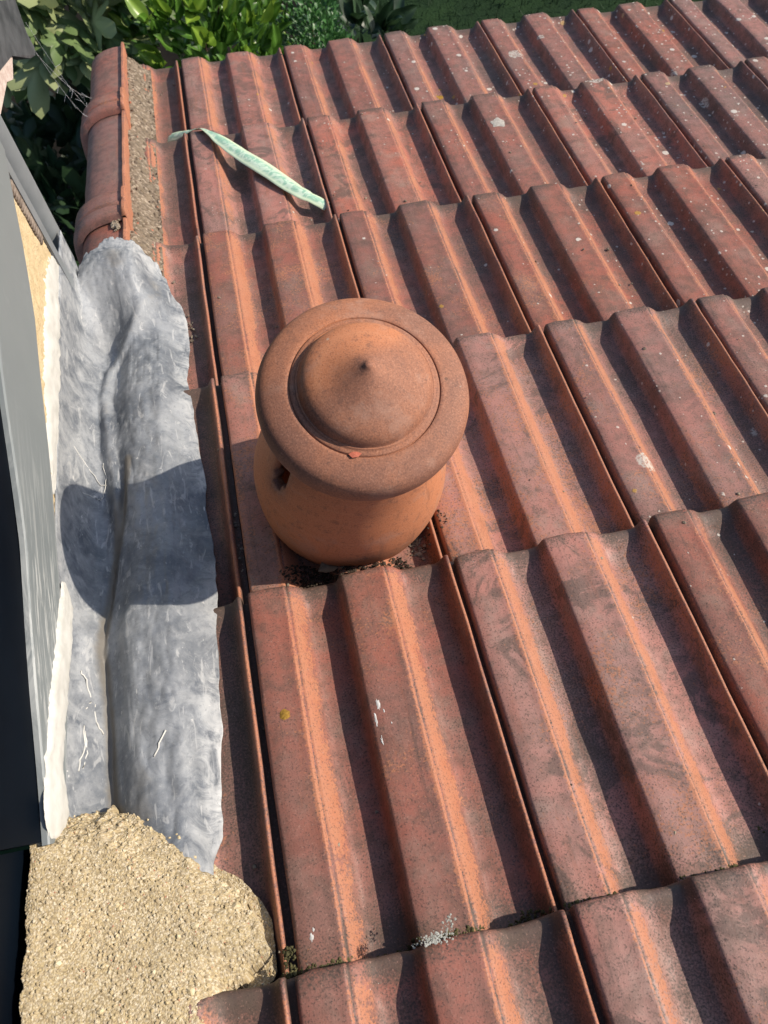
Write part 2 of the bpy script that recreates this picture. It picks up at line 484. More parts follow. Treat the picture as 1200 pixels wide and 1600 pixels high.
YS = np.array([-G - 0.05, -G - 0.01] + list(np.linspace(-G + 0.02, -0.06, 16)) + [-0.048, -0.038, -0.029, -0.021, -0.014, -0.009, -0.0055, -0.003, -0.0012, 0.0])

def make_tile_mesh(seed, PROF=PROF):
    npf, ny = len(PROF), len(YS)
    X = np.tile(PROF[:, 0], (ny, 1)); Y = np.tile(YS[:, None], (1, npf))
    k = 1 - 0.42 * sstep(-0.050, -0.006, YS)[:, None]
    Z = PROF[:, 1][None, :] * k
    Z = np.where((PROF[:, 0] > 0.2905)[None, :] | (PROF[:, 0] < 0.0005)[None, :], PROF[:, 1][None, :], Z)
    Z = Z - 0.0065 * (1 - np.sqrt(np.clip(1 - np.clip((Y + 0.0075) / 0.0075, 0, 1) ** 2, 0, 1)))
    Z = Z + (fbm(X * 14 + seed * 7, Y * 9, seed, 3) - 0.5) * 0.0030 + (fbm(X * 90, Y * 60, seed + 5, 2) - 0.5) * 0.0009
    X = X + (fbm(Y * 12 + 3.3, X * 3 + seed, seed + 11, 3) - 0.5) * 0.0022
    tail = (fbm(X[-1] * 40 + seed * 3, X[-1] * 0, seed + 21, 3) - 0.5) * 0.005
    Y = Y + tail[None, :] * sstep(-0.08, 0, YS)[:, None]
    wear = np.tile(PROF[:, 2], (ny, 1)) * (0.75 + 0.5 * fbm(Y * 10, X * 20, seed + 31, 3))
    dirt = np.tile(PROF[:, 3], (ny, 1))
    edge = sstep(-0.035, -0.004, Y)
    dirt = np.clip(dirt + 0.62 * edge + 0.55 * sstep(-G + 0.05, -G + 0.005, Y), 0, 1.3)
    wear = wear * (1 - 0.75 * edge)
    verts = np.stack([X, Y, Z], -1).reshape(-1, 3)
    # skirt of the tail reaching down to the tile below
    zb = PROF[:, 1] - STEP + 0.004
    sk = np.stack([X[-1], Y[-1] - 0.001, np.minimum(zb, Z[-1] - 0.012)], -1)
    verts = np.concatenate([verts, sk])
    F = grid_faces(ny, npf)
    o = (ny - 1) * npf; s0 = ny * npf
    F += [(o + c, o + c + 1, s0 + c + 1, s0 + c) for c in range(npf - 1)]
    wear = np.concatenate([wear.ravel(), np.full(npf, .1)]); dirt = np.concatenate([dirt.ravel(), np.full(npf, .9)])
    me = mesh_from('roof_tile', verts, F, M_TILE, True, {'wear': wear, 'dirt': dirt})
    return me

TILES = [make_tile_mesh(s) for s in range(8)]
HALF = [make_tile_mesh(s, PROF[PROF[:, 0] > 0.1265]) for s in (11, 12, 13)]
TILT = math.atan(STEP / G)
first = None
for row in range(0, NROW):
    for c in range(C0, C1):
        if row <= 1 and c > 5: continue
        if row == 2 and c > 6: continue
        h = random.random
        o = link('roof_tile', HALF[row % 3] if c == -1 else TILES[(row * 5 + c * 3 + (row * c) % 4) % 8], roof,
                 (c * W + (h() - .5) * .0035, row * G + (h() - .5) * .006, (h() - .5) * .003),
                 (TILT + (h() - .5) * .006, (h() - .5) * .012, (h() - .5) * .007))
        bare = 0.10 + 0.25 * h() - 0.05 * max(0, c - 2) - 0.045 * max(0, row - 2)
        lich = min(1, max(0.10, 0.14 + 0.16 * (c - 0.5) + 0.10 * (row - 1) + 0.15 * (h() - .5)))
        darken = 0.15 + 0.25 * h() + 0.05 * max(0, c - 1)
        if (row, c) == (2, 0): bare, darken, lich = 0.45, 0.05, 0.0
        if (row, c) == (2, 1): bare, darken, lich = 0.52, 0.10, 0.08
        if (row, c) == (1, 0): bare, darken, lich = 0.20, 0.12, 0.12
        if (row, c) == (3, 0): bare, darken, lich = 0.42, 0.10, 0.05
        if c == -1: darken, bare, lich = 0.45, 0.10, 0.10
        o.color = (max(0, bare), lich, min(1, darken), 1)

def tile_top(v):
    """height of the rib tops above the roof plane"""
    k = np.ceil(np.asarray(v, float) / G - 1e-9)
    return -(k * G - v) / G * STEP

def tile_n(u, v):
    x = np.mod(u, W)
    return np.interp(x, PROF[:, 0], PROF[:, 1]) + tile_top(v)

# ------------------------------------------------------------------ verge tiles with collars, and their mortar bed
def verge_section(scale=1.0, lip=True):
    """outline across the verge tile from the right lip over the top and down the left side: u, n"""
    P = [(-0.1455, -0.012), (-0.1455, 0.053), (-0.1475, 0.056), (-0.1525, 0.056), (-0.1545, 0.053), (-0.1555, 0.0465)]
    for k in range(1, 15):
        t = k / 14 * math.pi * 0.60
        P.append((-0.1555 - 0.100 * math.sin(min(t, math.pi / 2)) - (0.004 * (t - math.pi / 2) if t > math.pi / 2 else 0),
                  -0.035 + (0.0815 * math.cos(t) ** 0.62 if t < math.pi / 2 else -0.09 * (t - math.pi / 2))))
    return np.array(P)

def verge_tile(v0, v1, collar, nrm, seed):
    sec = verge_section()
    cu, cn = -0.175, -0.03
    rows = []
    vs = []
    for a in np.linspace(v0, v1, 26): vs.append((a, 0.0))
    L = v1 - v0
    extra = []
    if collar:
        # a broad socket band with two ridges, at the uphill end
        for d, e in ((0.000, .0), (0.001, .012), (0.004, .017), (0.014, .0185), (0.030, .0185), (0.037, .017), (0.040, .011), (0.043, .006), (0.047, .006), (0.050, .011), (0.053, .016), (0.064, .0175), (0.084, .0175), (0.098, .0165), (0.104, .013), (0.106, .004), (0.108, 0)):
            extra.append((v0 + 0.004 + d, e))
        vs = extra + [(a, 0) for a in np.linspace(v0 + 0.12, v1, 22)]
    else:
        vs = [(a, 0) for a in np.linspace(v0, v1, 24)]
    V = []
    for a, e in vs:
        for j, (u, n) in enumerate(sec):
            du, dn = u - cu, n - cn
            l = math.hypot(du, dn)
            ee = e
            if j < 6: uu, nn = u + e * 0.12 * (1 if j < 3 else .6), n + e * (0.9 if j > 0 else 0)
            else: uu, nn = u + ee * du / l, n + ee * dn / l
            w = (float(vnoise(np.array(a * 30 + seed * 5), np.array(j * .4), seed)) - .5) * 0.0022
            V.append((uu + w, a, nn + w * .7 + nrm))
    ns = len(sec)
    F = grid_faces(len(vs), ns)
    # inner skin, so the far end shows its thickness
    off = len(V)
    V2 = []
    for a, e in (vs[0], vs[-1]):
        for j, (u, n) in enumerate(sec):
            du, dn = u - cu, n - cn; l = math.hypot(du, dn)
            V2.append((u - 0.012 * du / l, a, n - 0.012 * dn / l + nrm))
    V += V2
    e0 = (len(vs) - 1) * ns
    F += [(e0 + c, e0 + c + 1, off + ns + c + 1, off + ns + c) for c in range(ns - 1)]
    F += grid_faces(2, ns, off, flip=True)
    V = np.array(V)
    wear = np.where(np.arange(len(V)) % ns < 5, 0.75, 0.02)
    if collar: wear[:17 * ns] += 0.22
    dirt = np.full(len(V), 0.12)
    if not collar: dirt[:] = .5
    me = mesh_from('verge_tile', V, F, M_TILE, True, {'wear': wear, 'dirt': dirt})
    me.set_sharp_from_angle(angle=math.radians(50))
    o = link('verge_tile', me, roof)
    o.color = (0.08 if collar else 0.04, 0.04, 0.04 if collar else 0.15, 1)
    return o

verge_tile(1.345, 1.475, False, -0.006, 1)
verge_tile(1.46, 1.985, True, -0.002, 2)
verge_tile(1.975, V_EAVE + 0.01, True, 0.0, 3)

def mortar_heightfield(name, us, vs, height, parent, grain=260.0, amp=0.0022, palette='tan', mask=None, lumps=0.004):
    U, V = np.meshgrid(us, vs)
    n = height(U, V)
    f1, f2, cid = worley(U * grain, V * grain, 3)
    g1, g2, cid2 = worley(U * grain * .45 + 3, V * grain * .45, 13)
    f3, f4, cid3 = worley(U * grain * 2.1 + 9, V * grain * 2.1, 23)
    big = np.where(cid2 > 0.80, np.sqrt(np.clip(1 - (g1 / 0.46) ** 2, 0, 1)), 0)
    mid = np.sqrt(np.clip(1 - (f1 / 0.75) ** 2, 0, 1)) * (0.35 + 0.65 * cid)
    fin = np.sqrt(np.clip(1 - (f3 / 0.8) ** 2, 0, 1)) * cid3
    n = n + amp * (mid + 0.45 * fin + 1.7 * big) + lumps * (fbm(U * 38, V * 38, 44, 4) - .5)
    uo = U + (fbm(U * 160, V * 160, 8, 2) - .5) * 0.0022
    vo = V + (fbm(U * 160, V * 160, 9, 2) - .5) * 0.0022
    pal = {'tan': np.array([(0.39, 0.305, 0.180), (0.45, 0.375, 0.245), (0.31, 0.24, 0.14), (0.52, 0.445, 0.32), (0.27, 0.21, 0.125), (0.40, 0.315, 0.175), (0.36, 0.295, 0.20)]),
           'grey': np.array([(0.165, 0.125, 0.092), (0.20, 0.155, 0.115), (0.12, 0.093, 0.07), (0.29, 0.235, 0.18), (0.10, 0.078, 0.06), (0.155, 0.12, 0.083), (0.18, 0.142, 0.106)])}[palette]
    idx = np.where(big > 0.05, (cid2 * 977).astype(int), (cid * 977).astype(int)) % len(pal)
    colr = pal[idx] * (0.82 + 0.36 * fbm(U * 25, V * 25, 71, 3))[..., None]
    odd = (cid > 0.995) & (f1 < .5)
    colr[odd] = (0.36, 0.13, 0.08)
    gap = np.clip((f1 / np.maximum(f2, 1e-6) - 0.80) / 0.2, 0, 1)
    colr = colr * (1 - 0.25 * gap[..., None])
    nr, nc = U.shape
    verts = np.stack([uo, vo, n], -1).reshape(-1, 3)
    idxg = np.arange(nr * nc).reshape(nr, nc)
    q = np.stack([idxg[:-1, :-1], idxg[:-1, 1:], idxg[1:, 1:], idxg[1:, :-1]], -1).reshape(-1, 4)
    if mask is not None:
        mk = mask(U, V).ravel()
        q = q[mk[q].all(1)]
    me = bpy.data.meshes.new(name)
    me.vertices.add(len(verts)); me.vertices.foreach_set('co', verts.astype(np.float32).ravel())
    me.loops.add(q.size); me.loops.foreach_set('vertex_index', q.ravel().astype(np.int32))
    me.polygons.add(len(q)); me.polygons.foreach_set('loop_start', np.arange(0, q.size, 4, dtype=np.int32))
    me.polygons.foreach_set('use_smooth', np.ones(len(q), bool))
    a = me.attributes.new('grain', 'FLOAT_COLOR', 'POINT')
    a.data.foreach_set('color', np.c_[colr.reshape(-1, 3), np.ones(len(verts))].astype(np.float32).ravel())
    me.materials.append(M_MORTAR)
    me.update(calc_edges=True)
    return link(name, me, parent)

def bed_h(U, V):
    t = sstep(-0.150, -0.086, U + 0.010 * (fbm(V * 22, U * 0, 5, 3) - .5))
    base = 0.022 * (1 - t) + tile_top(V) * 0.6 + 0.004 - 0.018 * t
    return base
mortar_heightfield('mortar_bed', np.linspace(-0.152, -0.088, 54), np.linspace(1.30, V_EAVE - 0.012, 900), bed_h, roof, 230, 0.0026, 'grey', lumps=0.012)

# crumbs of old mortar lodged against the lower collar of the verge tile
def clump(pts, rmin, rmax, seed=0, flat=0.7):
    r = random.Random(seed)
    V, F = [], []
    ico = [(0, 0, 1), (.89, 0, .45), (.28, .85, .45), (-.72, .53, .45), (-.72, -.53, .45), (.28, -.85, .45), (.72, .53, -.45), (-.28, .85, -.45), (-.89, 0, -.45), (-.28, -.85, -.45), (.72, -.53, -.45), (0, 0, -1)]
    fc = [(0, 1, 2), (0, 2, 3), (0, 3, 4), (0, 4, 5), (0, 5, 1), (1, 6, 2), (2, 7, 3), (3, 8, 4), (4, 9, 5), (5, 10, 1), (2, 6, 7), (3, 7, 8), (4, 8, 9), (5, 9, 10), (1, 10, 6), (6, 11, 7), (7, 11, 8), (8, 11, 9), (9, 11, 10), (10, 11, 6)]
    for p in pts:
        s = rmin + (rmax - rmin) * r.random() ** 2
        o = len(V)
        ph = r.random() * 6.28
        ca, sa = math.cos(ph), math.sin(ph)
        st = 0.6 + 0.8 * r.random()
        for x, y, z in ico:
            j = 0.75 + 0.5 * r.random()
            x, y = x * st, y
            V.append((p[0] + s * j * (x * ca - y * sa), p[1] + s * j * (x * sa + y * ca), p[2] + s * j * z * flat))
        F += [tuple(i + o for i in q) for q in fc]
    return V, F

M_CRUMB = simple('mortar_crumbs', (0.16, 0.125, 0.095), (0.36, 0.30, 0.22), 110, 0.95, 0.15, fine=500, bump=0.3)
pts = []
for k in range(150):
    t = random.random()
    u = -0.162 - 0.068 * t
    pts.append((u, 1.452 + random.gauss(0, .009) - 0.01 * t, 0.044 - 1.4 * max(0, (-0.175 - u)) ** 1.15 * 3.0 + random.uniform(-.002, .002)))
v_, f_ = clump(pts, 0.0025, 0.0075, 3)
tag(link('mortar_crumbs', mesh_from('mortar_crumbs', v_, f_, M_CRUMB), roof), kind='stuff')

# ------------------------------------------------------------------ chimney pot
AX = Vector((0.056, -0.021, 0.998)).normalized()
PB = R2W(0.176, 0.658, 0.0)
pot = thing('chimney_pot', 'round terracotta vent pot with a pointed mushroom cap standing on the roof tiles', 'chimney pot', PB)
pot.rotation_euler = Vector((0, 0, 1)).rotation_difference(AX).to_euler()

body_prof = [(0.060, -0.075), (0.112, -0.072), (0.122, -0.066), (0.131, -0.040), (0.1375, -0.010), (0.1405, 0.015), (0.1418, 0.035), (0.1420, 0.055), (0.1408, 0.075), (0.1380, 0.095), (0.1335, 0.115),
             (0.1280, 0.135), (0.1228, 0.152), (0.1182, 0.168), (0.1145, 0.184), (0.1120, 0.200), (0.1090, 0.216), (0.1070, 0.232), (0.1060, 0.250), (0.1055, 0.268), (0.1055, 0.284), (0.1055, 0.296)]
SEG = 120
bv, bf = lathe(body_prof, SEG, 0.012)
def in_slot(face):
    c = sum((Vector(bv[i]) for i in face), Vector()) / len(face)
    for a0 in (199, 19):
        da = (math.degrees(math.atan2(c.y, c.x)) - a0 + 540) % 360 - 180
        half = 6.6
        zc = 0.170
        if c.z > zc and abs(da) < half: return True
        if 0.150 < c.z <= zc and abs(da) < half * math.sqrt(max(0, 1 - ((zc - c.z) / 0.018) ** 2)): return True
    return False
bf = [q for q in bf if not in_slot(q)]
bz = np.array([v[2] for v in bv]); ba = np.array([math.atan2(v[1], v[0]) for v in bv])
darken = 0.10 + 0.30 * sstep(0.10, 0.28, bz) + 0.25 * sstep(-0.02, -0.06, bz)  # browner towards the top, at the foot and round the slots
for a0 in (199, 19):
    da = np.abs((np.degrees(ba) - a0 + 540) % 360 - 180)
    darken = darken + 0.55 * np.exp(-(da / 12) ** 2) * sstep(0.09, 0.16, bz)
body = link('pot_body', mesh_from('pot_body', bv, bf, M_POT, True, {'darken': darken}), pot)
sm = body.modifiers.new('thickness', 'SOLIDIFY'); sm.thickness = 0.014; sm.offset = -1

cap_prof = [(0.098, 0.268), (0.106, 0.2655), (0.114, 0.2680), (0.1205, 0.2740), (0.1255, 0.2835), (0.1284, 0.2950), (0.1292, 0.3050), (0.1284, 0.3135), (0.1262, 0.3200), (0.1225, 0.3245), (0.1170, 0.3278), (0.1100, 0.3305), (0.1020, 0.3328), (0.0950, 0.3344), (0.0908, 0.3350),
            (0.0902, 0.3346), (0.0897, 0.3326), (0.0891, 0.3326), (0.0886, 0.3348), (0.0878, 0.3356), (0.0850, 0.3362), (0.0826, 0.3366), (0.0819, 0.3382), (0.0810, 0.3388), (0.0802, 0.3382), (0.0796, 0.3392), (0.0786, 0.3430), (0.0764, 0.3480), (0.0730, 0.3524), (0.0680, 0.3562), (0.0610, 0.3596), (0.0530, 0.3626), (0.0440, 0.3662), (0.0350, 0.3702),
            (0.0260, 0.3747), (0.0180, 0.3790), (0.0120, 0.3824), (0.0080, 0.3850), (0.0060, 0.3868), (0.0048, 0.3882), (0.0034, 0.3893), (0.0015, 0.3898)]
cv, cf = lathe(cap_prof, 128, 0.006, 8)
cf.append(tuple(range((len(cap_prof) - 1) * 128, len(cap_prof) * 128)))
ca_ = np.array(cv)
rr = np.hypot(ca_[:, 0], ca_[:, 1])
dirn = (-ca_[:, 0] * 0.45 + ca_[:, 1] * 0.9)              # the far-left side of the dome is the least darkened
darken = 0.70 - 0.70 * sstep(-0.005, 0.05, dirn) * (rr < 0.081) + 0.10 * (rr > 0.10) - 0.25 * sstep(0.05, 0.11, dirn) * (rr > 0.081) - 0.25 * sstep(0.08, 0.12, ca_[:, 0]) * (ca_[:, 2] < 0.32)
cap = link('pot_cap', mesh_from('pot_cap', cv, cf, M_POT, True, {'darken': darken}), pot)
# underside closing disc of the cap
uv_, uf_ = lathe([(0.100, 0.262), (0.095, 0.285), (0.02, 0.30)], 64)
uf_.append(tuple(range(2 * 64, 3 * 64))[::-1])
link('cap_underside', mesh_from('cap_underside', uv_, [q[::-1] for q in uf_], M_POT, True, {'darken': np.full(len(uv_), .8)}), cap)
# red chip of fresh clay on the seam, and pressed finger mark
chip = [(-0.030 + x * .9, -0.0845 + y * .7, 0.3374 + z * .25) for x, y, z in ((-.007, .003, 0), (-.003, -.004, -.0006), (.005, -.004, -.0004), (.010, .001, 0), (.004, .005, .0015), (-.002, .006, .0015), (.001, .001, .003))]
cfaces = [(0, 1, 6), (1, 2, 6), (2, 3, 6), (3, 4, 6), (4, 5, 6), (5, 0, 6)]
M_CHIP = simple('fresh_clay', (0.36, 0.085, 0.05), (0.42, 0.12, 0.07), 200, 0.8)
link('clay_chip', mesh_from('clay_chip', chip, cfaces, M_CHIP), cap)

# ------------------------------------------------------------------ lead flashing
WALL_X = -0.250
def lead_base(v):
    """smoothed line of the tile tops that the lead was dressed over"""
    v = np.asarray(v, float)
    acc = 0
    for d in np.linspace(-0.165, 0.006, 15): acc = acc + tile_top(v + d)
    return acc / 15 + 0.0145

vr = np.array([-0.10, 0.10, 0.13, 0.17, 0.30, 0.47, 0.60, 0.81, 1.00, 1.20, 1.30, 1.40])
ur = np.array([-0.125, -0.10, -0.087, -0.068, -0.056, -0.046, -0.047, -0.050, -0.060, -0.056, -0.070, -0.082])
vt = np.array([-0.1, 0.2, 0.25, 0.7, 1.2, 1.45])
nt_ = np.array([0.03, 0.030, 0.035, 0.075, 0.132, 0.150])
NU, NV = 120, 420
Sx = np.linspace(0, 1, NU)
lead_v, stain = [], []
sec_d = np.array([0, .08, .17, .26, .40, .52, .62, .72, .82, .90, .955, 1.0])
for r in range(NV):
    row = []
    for_s = Sx
    # top edge leans and is ragged
    vtop = np.interp(for_s, [0, .10, .22, .36, .50, .62, .8, 1], [1.255, 1.305, 1.345, 1.362, 1.352, 1.358, 1.350, 1.300])
    rag = (fbm(for_s * 16, for_s * 0, 4, 3) - .5) * 0.045 + (vnoise(for_s * 60, for_s * 0, 6) - .5) * 0.010
    v = 0.075 + (vtop - 0.075) * (r / (NV - 1)) + rag * (r / (NV - 1)) ** 30
    uR = np.interp(v, vr, ur) + (fbm(v * 16, v * 0, 61, 3) - .5) * 0.012
    b = lead_base(v)
    ntop = np.interp(v, vt, nt_)
    wav = (fbm(v * 5, v * 0, 33, 2) - .5)
    uc = -0.197 + 0.016 * wav                                   # the valley line wanders
    U = np.stack([uR, np.maximum(uR - .020, -.080) - 0.001, 0 * uR - .094, 0 * uR - .108, 0 * uR - .140, 0 * uR - .160, uc + .018, uc, uc - .018, 0 * uR - .234, 0 * uR - .243, 0 * uR - .246], 0)
    N = np.stack([b - .031, b - .022, b - .006, b + .002, b + .003, b - .002, b - .018, b - .027, b - .018, b + .010, b + .045, np.where(v > .17, np.maximum(ntop, b + .06), -0.01)], 0)
    k = np.arange(NU)
    # smooth interpolation along the section
    def cr(A):
        out = np.empty(NU)
        for i, s in enumerate(for_s):
            j = min(max(np.searchsorted(sec_d, s) - 1, 0), len(sec_d) - 2)
            t = (s - sec_d[j]) / (sec_d[j + 1] - sec_d[j])
            p0, p1, p2, p3 = A[max(j - 1, 0), i], A[j, i], A[j + 1, i], A[min(j + 2, len(sec_d) - 1), i]
            out[i] = 0.5 * (2 * p1 + (p2 - p0) * t + (2 * p0 - 5 * p1 + 4 * p2 - p3) * t * t + (3 * p1 - p0 - 3 * p2 + p3) * t ** 3)
        return out
    u_, n_ = cr(U), cr(N)
    lead_v.append(np.stack([u_, v, n_], -1))
LV = np.array(lead_v)
U, V, N = LV[..., 0], LV[..., 1], LV[..., 2]
# creases: one fold crossing from the rib down into the valley, dents along it
def crease(path, h, w):
    P = np.array(path); d = np.full(U.shape, 9.0)
    for a, b in zip(P[:-1], P[1:]):
        ab = b - a; t = np.clip(((U - a[0]) * ab[0] + (V - a[1]) * ab[1]) / (ab @ ab), 0, 1)
        d = np.minimum(d, np.hypot(U - a[0] - t * ab[0], (V - a[1] - t * ab[1]) * .8))
    return h * np.exp(-(d / w) ** 2), d
c1, d1 = crease([(-0.100, 1.24), (-0.125, 1.20), (-0.165, 1.13), (-0.198, 1.06), (-0.203, 0.98), (-0.199, 0.86), (-0.190, 0.74), (-0.183, 0.64)], 0.011, 0.010)
c1 = c1 * sstep(0.55, 0.75, V)
c2, d2 = crease([(-0.165, .80), (-.185, .66), (-.196, .55), (-0.205, 0.45), (-.198, .36), (-.192, .2)], -0.007, 0.008)
c3, d3 = crease([(-.215, 1.20), (-.222, 1.0), (-.218, .8)], -0.004, 0.012)
c4, d4 = crease([(-.07, .55), (-.10, .50), (-.15, .52)], -0.003, 0.012)
N = N + c1 + c2 + c3 + c4
N = N + (fbm(U * 26, V * 13, 91, 4) - .5) * 0.012 * sstep(-.247, -.225, U) + (fbm(U * 70, V * 45, 92, 4) - .5) * 0.0050
topedge = sstep(0.965, 1.0, np.linspace(0, 1, NV))[:, None]
N = N + topedge * 0.016 * (fbm(U * 40, V * 40, 14, 3) - .35)
# over the verge tile the lead climbs
stain = np.exp(-(d2 / 0.011) ** 2) * 0.9 + np.exp(-(d1 / 0.007) ** 2) * 0.35 + 0.6 * np.exp(-((V - 1.30) / .05) ** 2 - ((U + .17) / .03) ** 2) + 0.5 * np.exp(-((V - 1.27) / .03) ** 2 - ((U + .105) / .02) ** 2)
stain = stain + 0.45 * sstep(0.34, 0.22, V) * np.exp(-((U + .15) / .03) ** 2)
N = np.where(U > -.172, np.maximum(N, tile_n(U, V) + 0.0035), N)
kk = sstep(1.13, 1.30, V) * sstep(-.098, -.142, U)
target = 0.060 - 0.022 * np.clip((-.165 - U) / .085, 0, 1) ** 2 + 0.006 * (fbm(U * 50, V * 50, 19, 3) - .5)
N = N * (1 - kk) + np.maximum(N, target) * kk
for _ in range(5):
    N[1:-1] = (N[:-2] + 2 * N[1:-1] + N[2:]) / 4
N = N + 0.0014 * sstep(-.25, -.2, U) + (fbm(U * 120, V * 90, 77, 3) - .5) * 0.0020
N = np.where((U > -.17) & (V < 1.25), np.maximum(N, tile_n(U, V) + 0.0022), N)
sd = np.linspace(0, 1, NU)[None, :]
white = 0.6 * sstep(.14, .0, sd) * sstep(.35, .60, fbm(V * 9, U * 0, 5, 3) + .12) + 0.6 * sstep(1.25, 1.36, V) + 0.35 * sstep(0.5, 0.15, V) * sstep(.35, .1, sd) + 0.25 * sstep(.75, .95, sd)
verts = np.stack([U, V, N], -1).reshape(-1, 3)
me = mesh_from('lead_flashing', verts, grid_faces(NV, NU, flip=True), M_LEAD, True, {'stain': stain.ravel(), 'white': white.ravel()})
lead = link('lead_flashing', me, None, (0, 0, 0), (-PITCH, 0, 0))
s = lead.modifiers.new('thickness', 'SOLIDIFY'); s.thickness = 0.003; s.offset = 0
tag(lead, 'crumpled grey lead flashing dressed over the tiles beside the wall', 'flashing')

def lead_n(u, v):
    d = (U - u) ** 2 + (V - v) ** 2
    return N.ravel()[np.argmin(d)]

# ------------------------------------------------------------------ mortar fillet at the near end of the flashing
poly = np.array([(-0.300, 0.245), (-0.235, 0.212), (-0.215, 0.222), (-0.190, 0.228), (-0.165, 0.206), (-0.122, 0.167), (-0.104, 0.143), (-0.087, 0.130), (-0.060, 0.110), (-0.042, 0.084), (-0.031, 0.056), (-0.029, 0.030), (-0.036, 0.020), (-0.052, 0.015), (-0.068, 0.004), (-0.078, -0.024), (-0.082, -0.20), (-0.300, -0.20)])
def inside_dist(U, V):
    d = np.full(U.shape, 9.0); ins = np.zeros(U.shape, bool)
    for a, b in zip(poly, np.roll(poly, -1, 0)):
        ab = b - a; t = np.clip(((U - a[0]) * ab[0] + (V - a[1]) * ab[1]) / (ab @ ab), 0, 1)
        d = np.minimum(d, np.hypot(U - a[0] - t * ab[0], V - a[1] - t * ab[1]))
        cross = ((a[1] > V) != (b[1] > V)) & (U < (b[0] - a[0]) * (V - a[1]) / (b[1] - a[1] + 1e-12) + a[0])
        ins ^= cross
    return np.where(ins, d, -d)
def fillet_under(U, V):
    return np.interp(U, [-.26, -.245, -.234, -.2, -.165, -.14, -.10, -.078, -.03], [.03, .02, -.006, -.040, -.016, -.010, -.012, -.036, -.040])
def fillet_h(U, V):
    d = inside_dist(U, V) + (fbm(U * 110, V * 110, 3, 4) - .5) * 0.013
    top = np.interp(U, [-.28, -.25, -.20, -.14, -.09, -.05, -.03], [.046, .042, .024, .008, -.004, -.018, -.028])
    und = fillet_under(U, V)
    t = np.clip(d / 0.045, 0, 1) ** 0.75
    left = sstep(-0.2625, -0.2575, U + (fbm(V * 60, U * 0, 6, 3) - .5) * 0.006)
    return (np.where(d > 0, und + .002 + (np.maximum(top, und + .008) - und) * t, und - 0.02)) * left - 0.06 * (1 - left)
fil = mortar_heightfield('mortar_fillet', np.linspace(-0.264, -0.022, 560), np.linspace(-0.09, 0.25, 790), fillet_h, None, 640, 0.0010, 'tan', lumps=0.0045,
                         mask=lambda U, V: inside_dist(U, V) > -0.014)
fil.rotation_euler = (-PITCH, 0, 0)
tag(fil, 'coarse sandy mortar fillet covering the near end of the lead flashing', 'mortar')
pts = []
for k in range(420):
    u, v = random.uniform(-.26, -.025), random.uniform(-.10, .23)
    d = inside_dist(np.array([[u]]), np.array([[v]]))[0, 0]
    if -0.010 < d < 0.012 or random.random() < .15:
        if d < -0.012: continue
        z = float(fillet_h(np.array([[u]]), np.array([[v]]))[0, 0]) if d > 0 else max(lead_n(u, v) if u < -.06 else -9, float(tile_n(u, v)))
        pts.append((u, v, z + .0015))
v_, f_ = clump(pts, .0015, .0042, 9)
M_PEB = simple('loose_sand', (0.46, 0.36, 0.20), (0.62, 0.53, 0.36), 160, 0.95, 0.15, fine=600, bump=0.2)
tag(link('loose_sand', mesh_from('loose_sand', v_, f_, M_PEB), fil), kind='stuff')
v_, f_ = box(-0.2672, -0.2650, -0.16, 0.186, -0.05, 0.012)
link('edge_strip', mesh_from('edge_strip', v_, f_, M_DARKLEAD), fil)

# ------------------------------------------------------------------ adjoining wall: sand render, navy panes, grey trim board, sealant
wv, wf = box(-0.262, WALL_X, 0.30, 1.135, -1.6, -0.055)
wall = link('rendered_wall', mesh_from('rendered_wall', wv, wf, M_WALL))
tag(wall, 'sand coloured rendered wall behind the grey trim board and lead upstand', 'wall')
# render wall, the visible triangle, rough top face mesh
gy, gz = np.linspace(0.30, 1.135, 170), np.linspace(-0.62, -0.02, 120)
Yg, Zg = np.meshgrid(gy, gz)
f1, f2, cid = worley(Yg * 240, Zg * 240, 3)
Xg = WALL_X + 0.0012 + 0.0022 * np.sqrt(np.clip(1 - (f1 / .75) ** 2, 0, 1)) * cid + 0.003 * (fbm(Yg * 40, Zg * 40, 3, 3) - .3)
link('render_coat', mesh_from('render_coat', np.stack([Xg, Yg, Zg], -1).reshape(-1, 3), grid_faces(120, 170), M_WALL, True), wall)

pane = thing('dark_cladding', 'near-black navy cladding panels above the grey trim board', 'cladding', (0, 0, 0))
for (y0, y1, z0, z1, xf) in ((0.176, 1.10, -0.050, 0.9, -0.2445), (-0.9, 0.172, -0.30, 0.9, -0.2680)):
    v_, f_ = box(-0.30, xf, y0, y1, z0, z1)
    link('panel', mesh_from('panel', v_, f_, M_DARK), pane)

bot = [(0.172, -0.108), (0.201, -0.114), (0.416, -0.139), (0.598, -0.149), (0.744, -0.148), (0.90, -0.144), (1.016, -0.116), (1.089, -0.093), (1.150, -0.074)]
top = [(0.172, -0.018), (0.201, -0.018), (0.322, -0.018), (0.515, -0.022), (0.635, -0.006), (0.744, 0.014), (0.90, 0.020), (1.089, 0.020), (1.15, 0.020)]
ys = np.linspace(0.172, 1.15, 60)
bz_ = np.interp(ys, [p[0] for p in bot], [p[1] for p in bot]); tz_ = np.interp(ys, [p[0] for p in top], [p[1] for p in top])
V_, smear = [], []
XF, XB = -0.236, -0.2440
ring = [(XB, 0), (XF - .002, 0), (XF, .02), (XF, .25), (XF, .5), (XF, .75), (XF, .98), (XF - .002, 1), (XB, 1)]
for y, a, b in zip(ys, bz_, tz_):
    for x, t in ring:
        V_.append((x + 0.0006 * math.sin(y * 21 + t * 3), y, a + (b - a) * t))
        smear.append(math.exp(-((y - .40) / .13) ** 2) * (0.9 if 0.1 < t < .9 else .5) + 0.12 * math.exp(-((y - .62) / .06) ** 2))
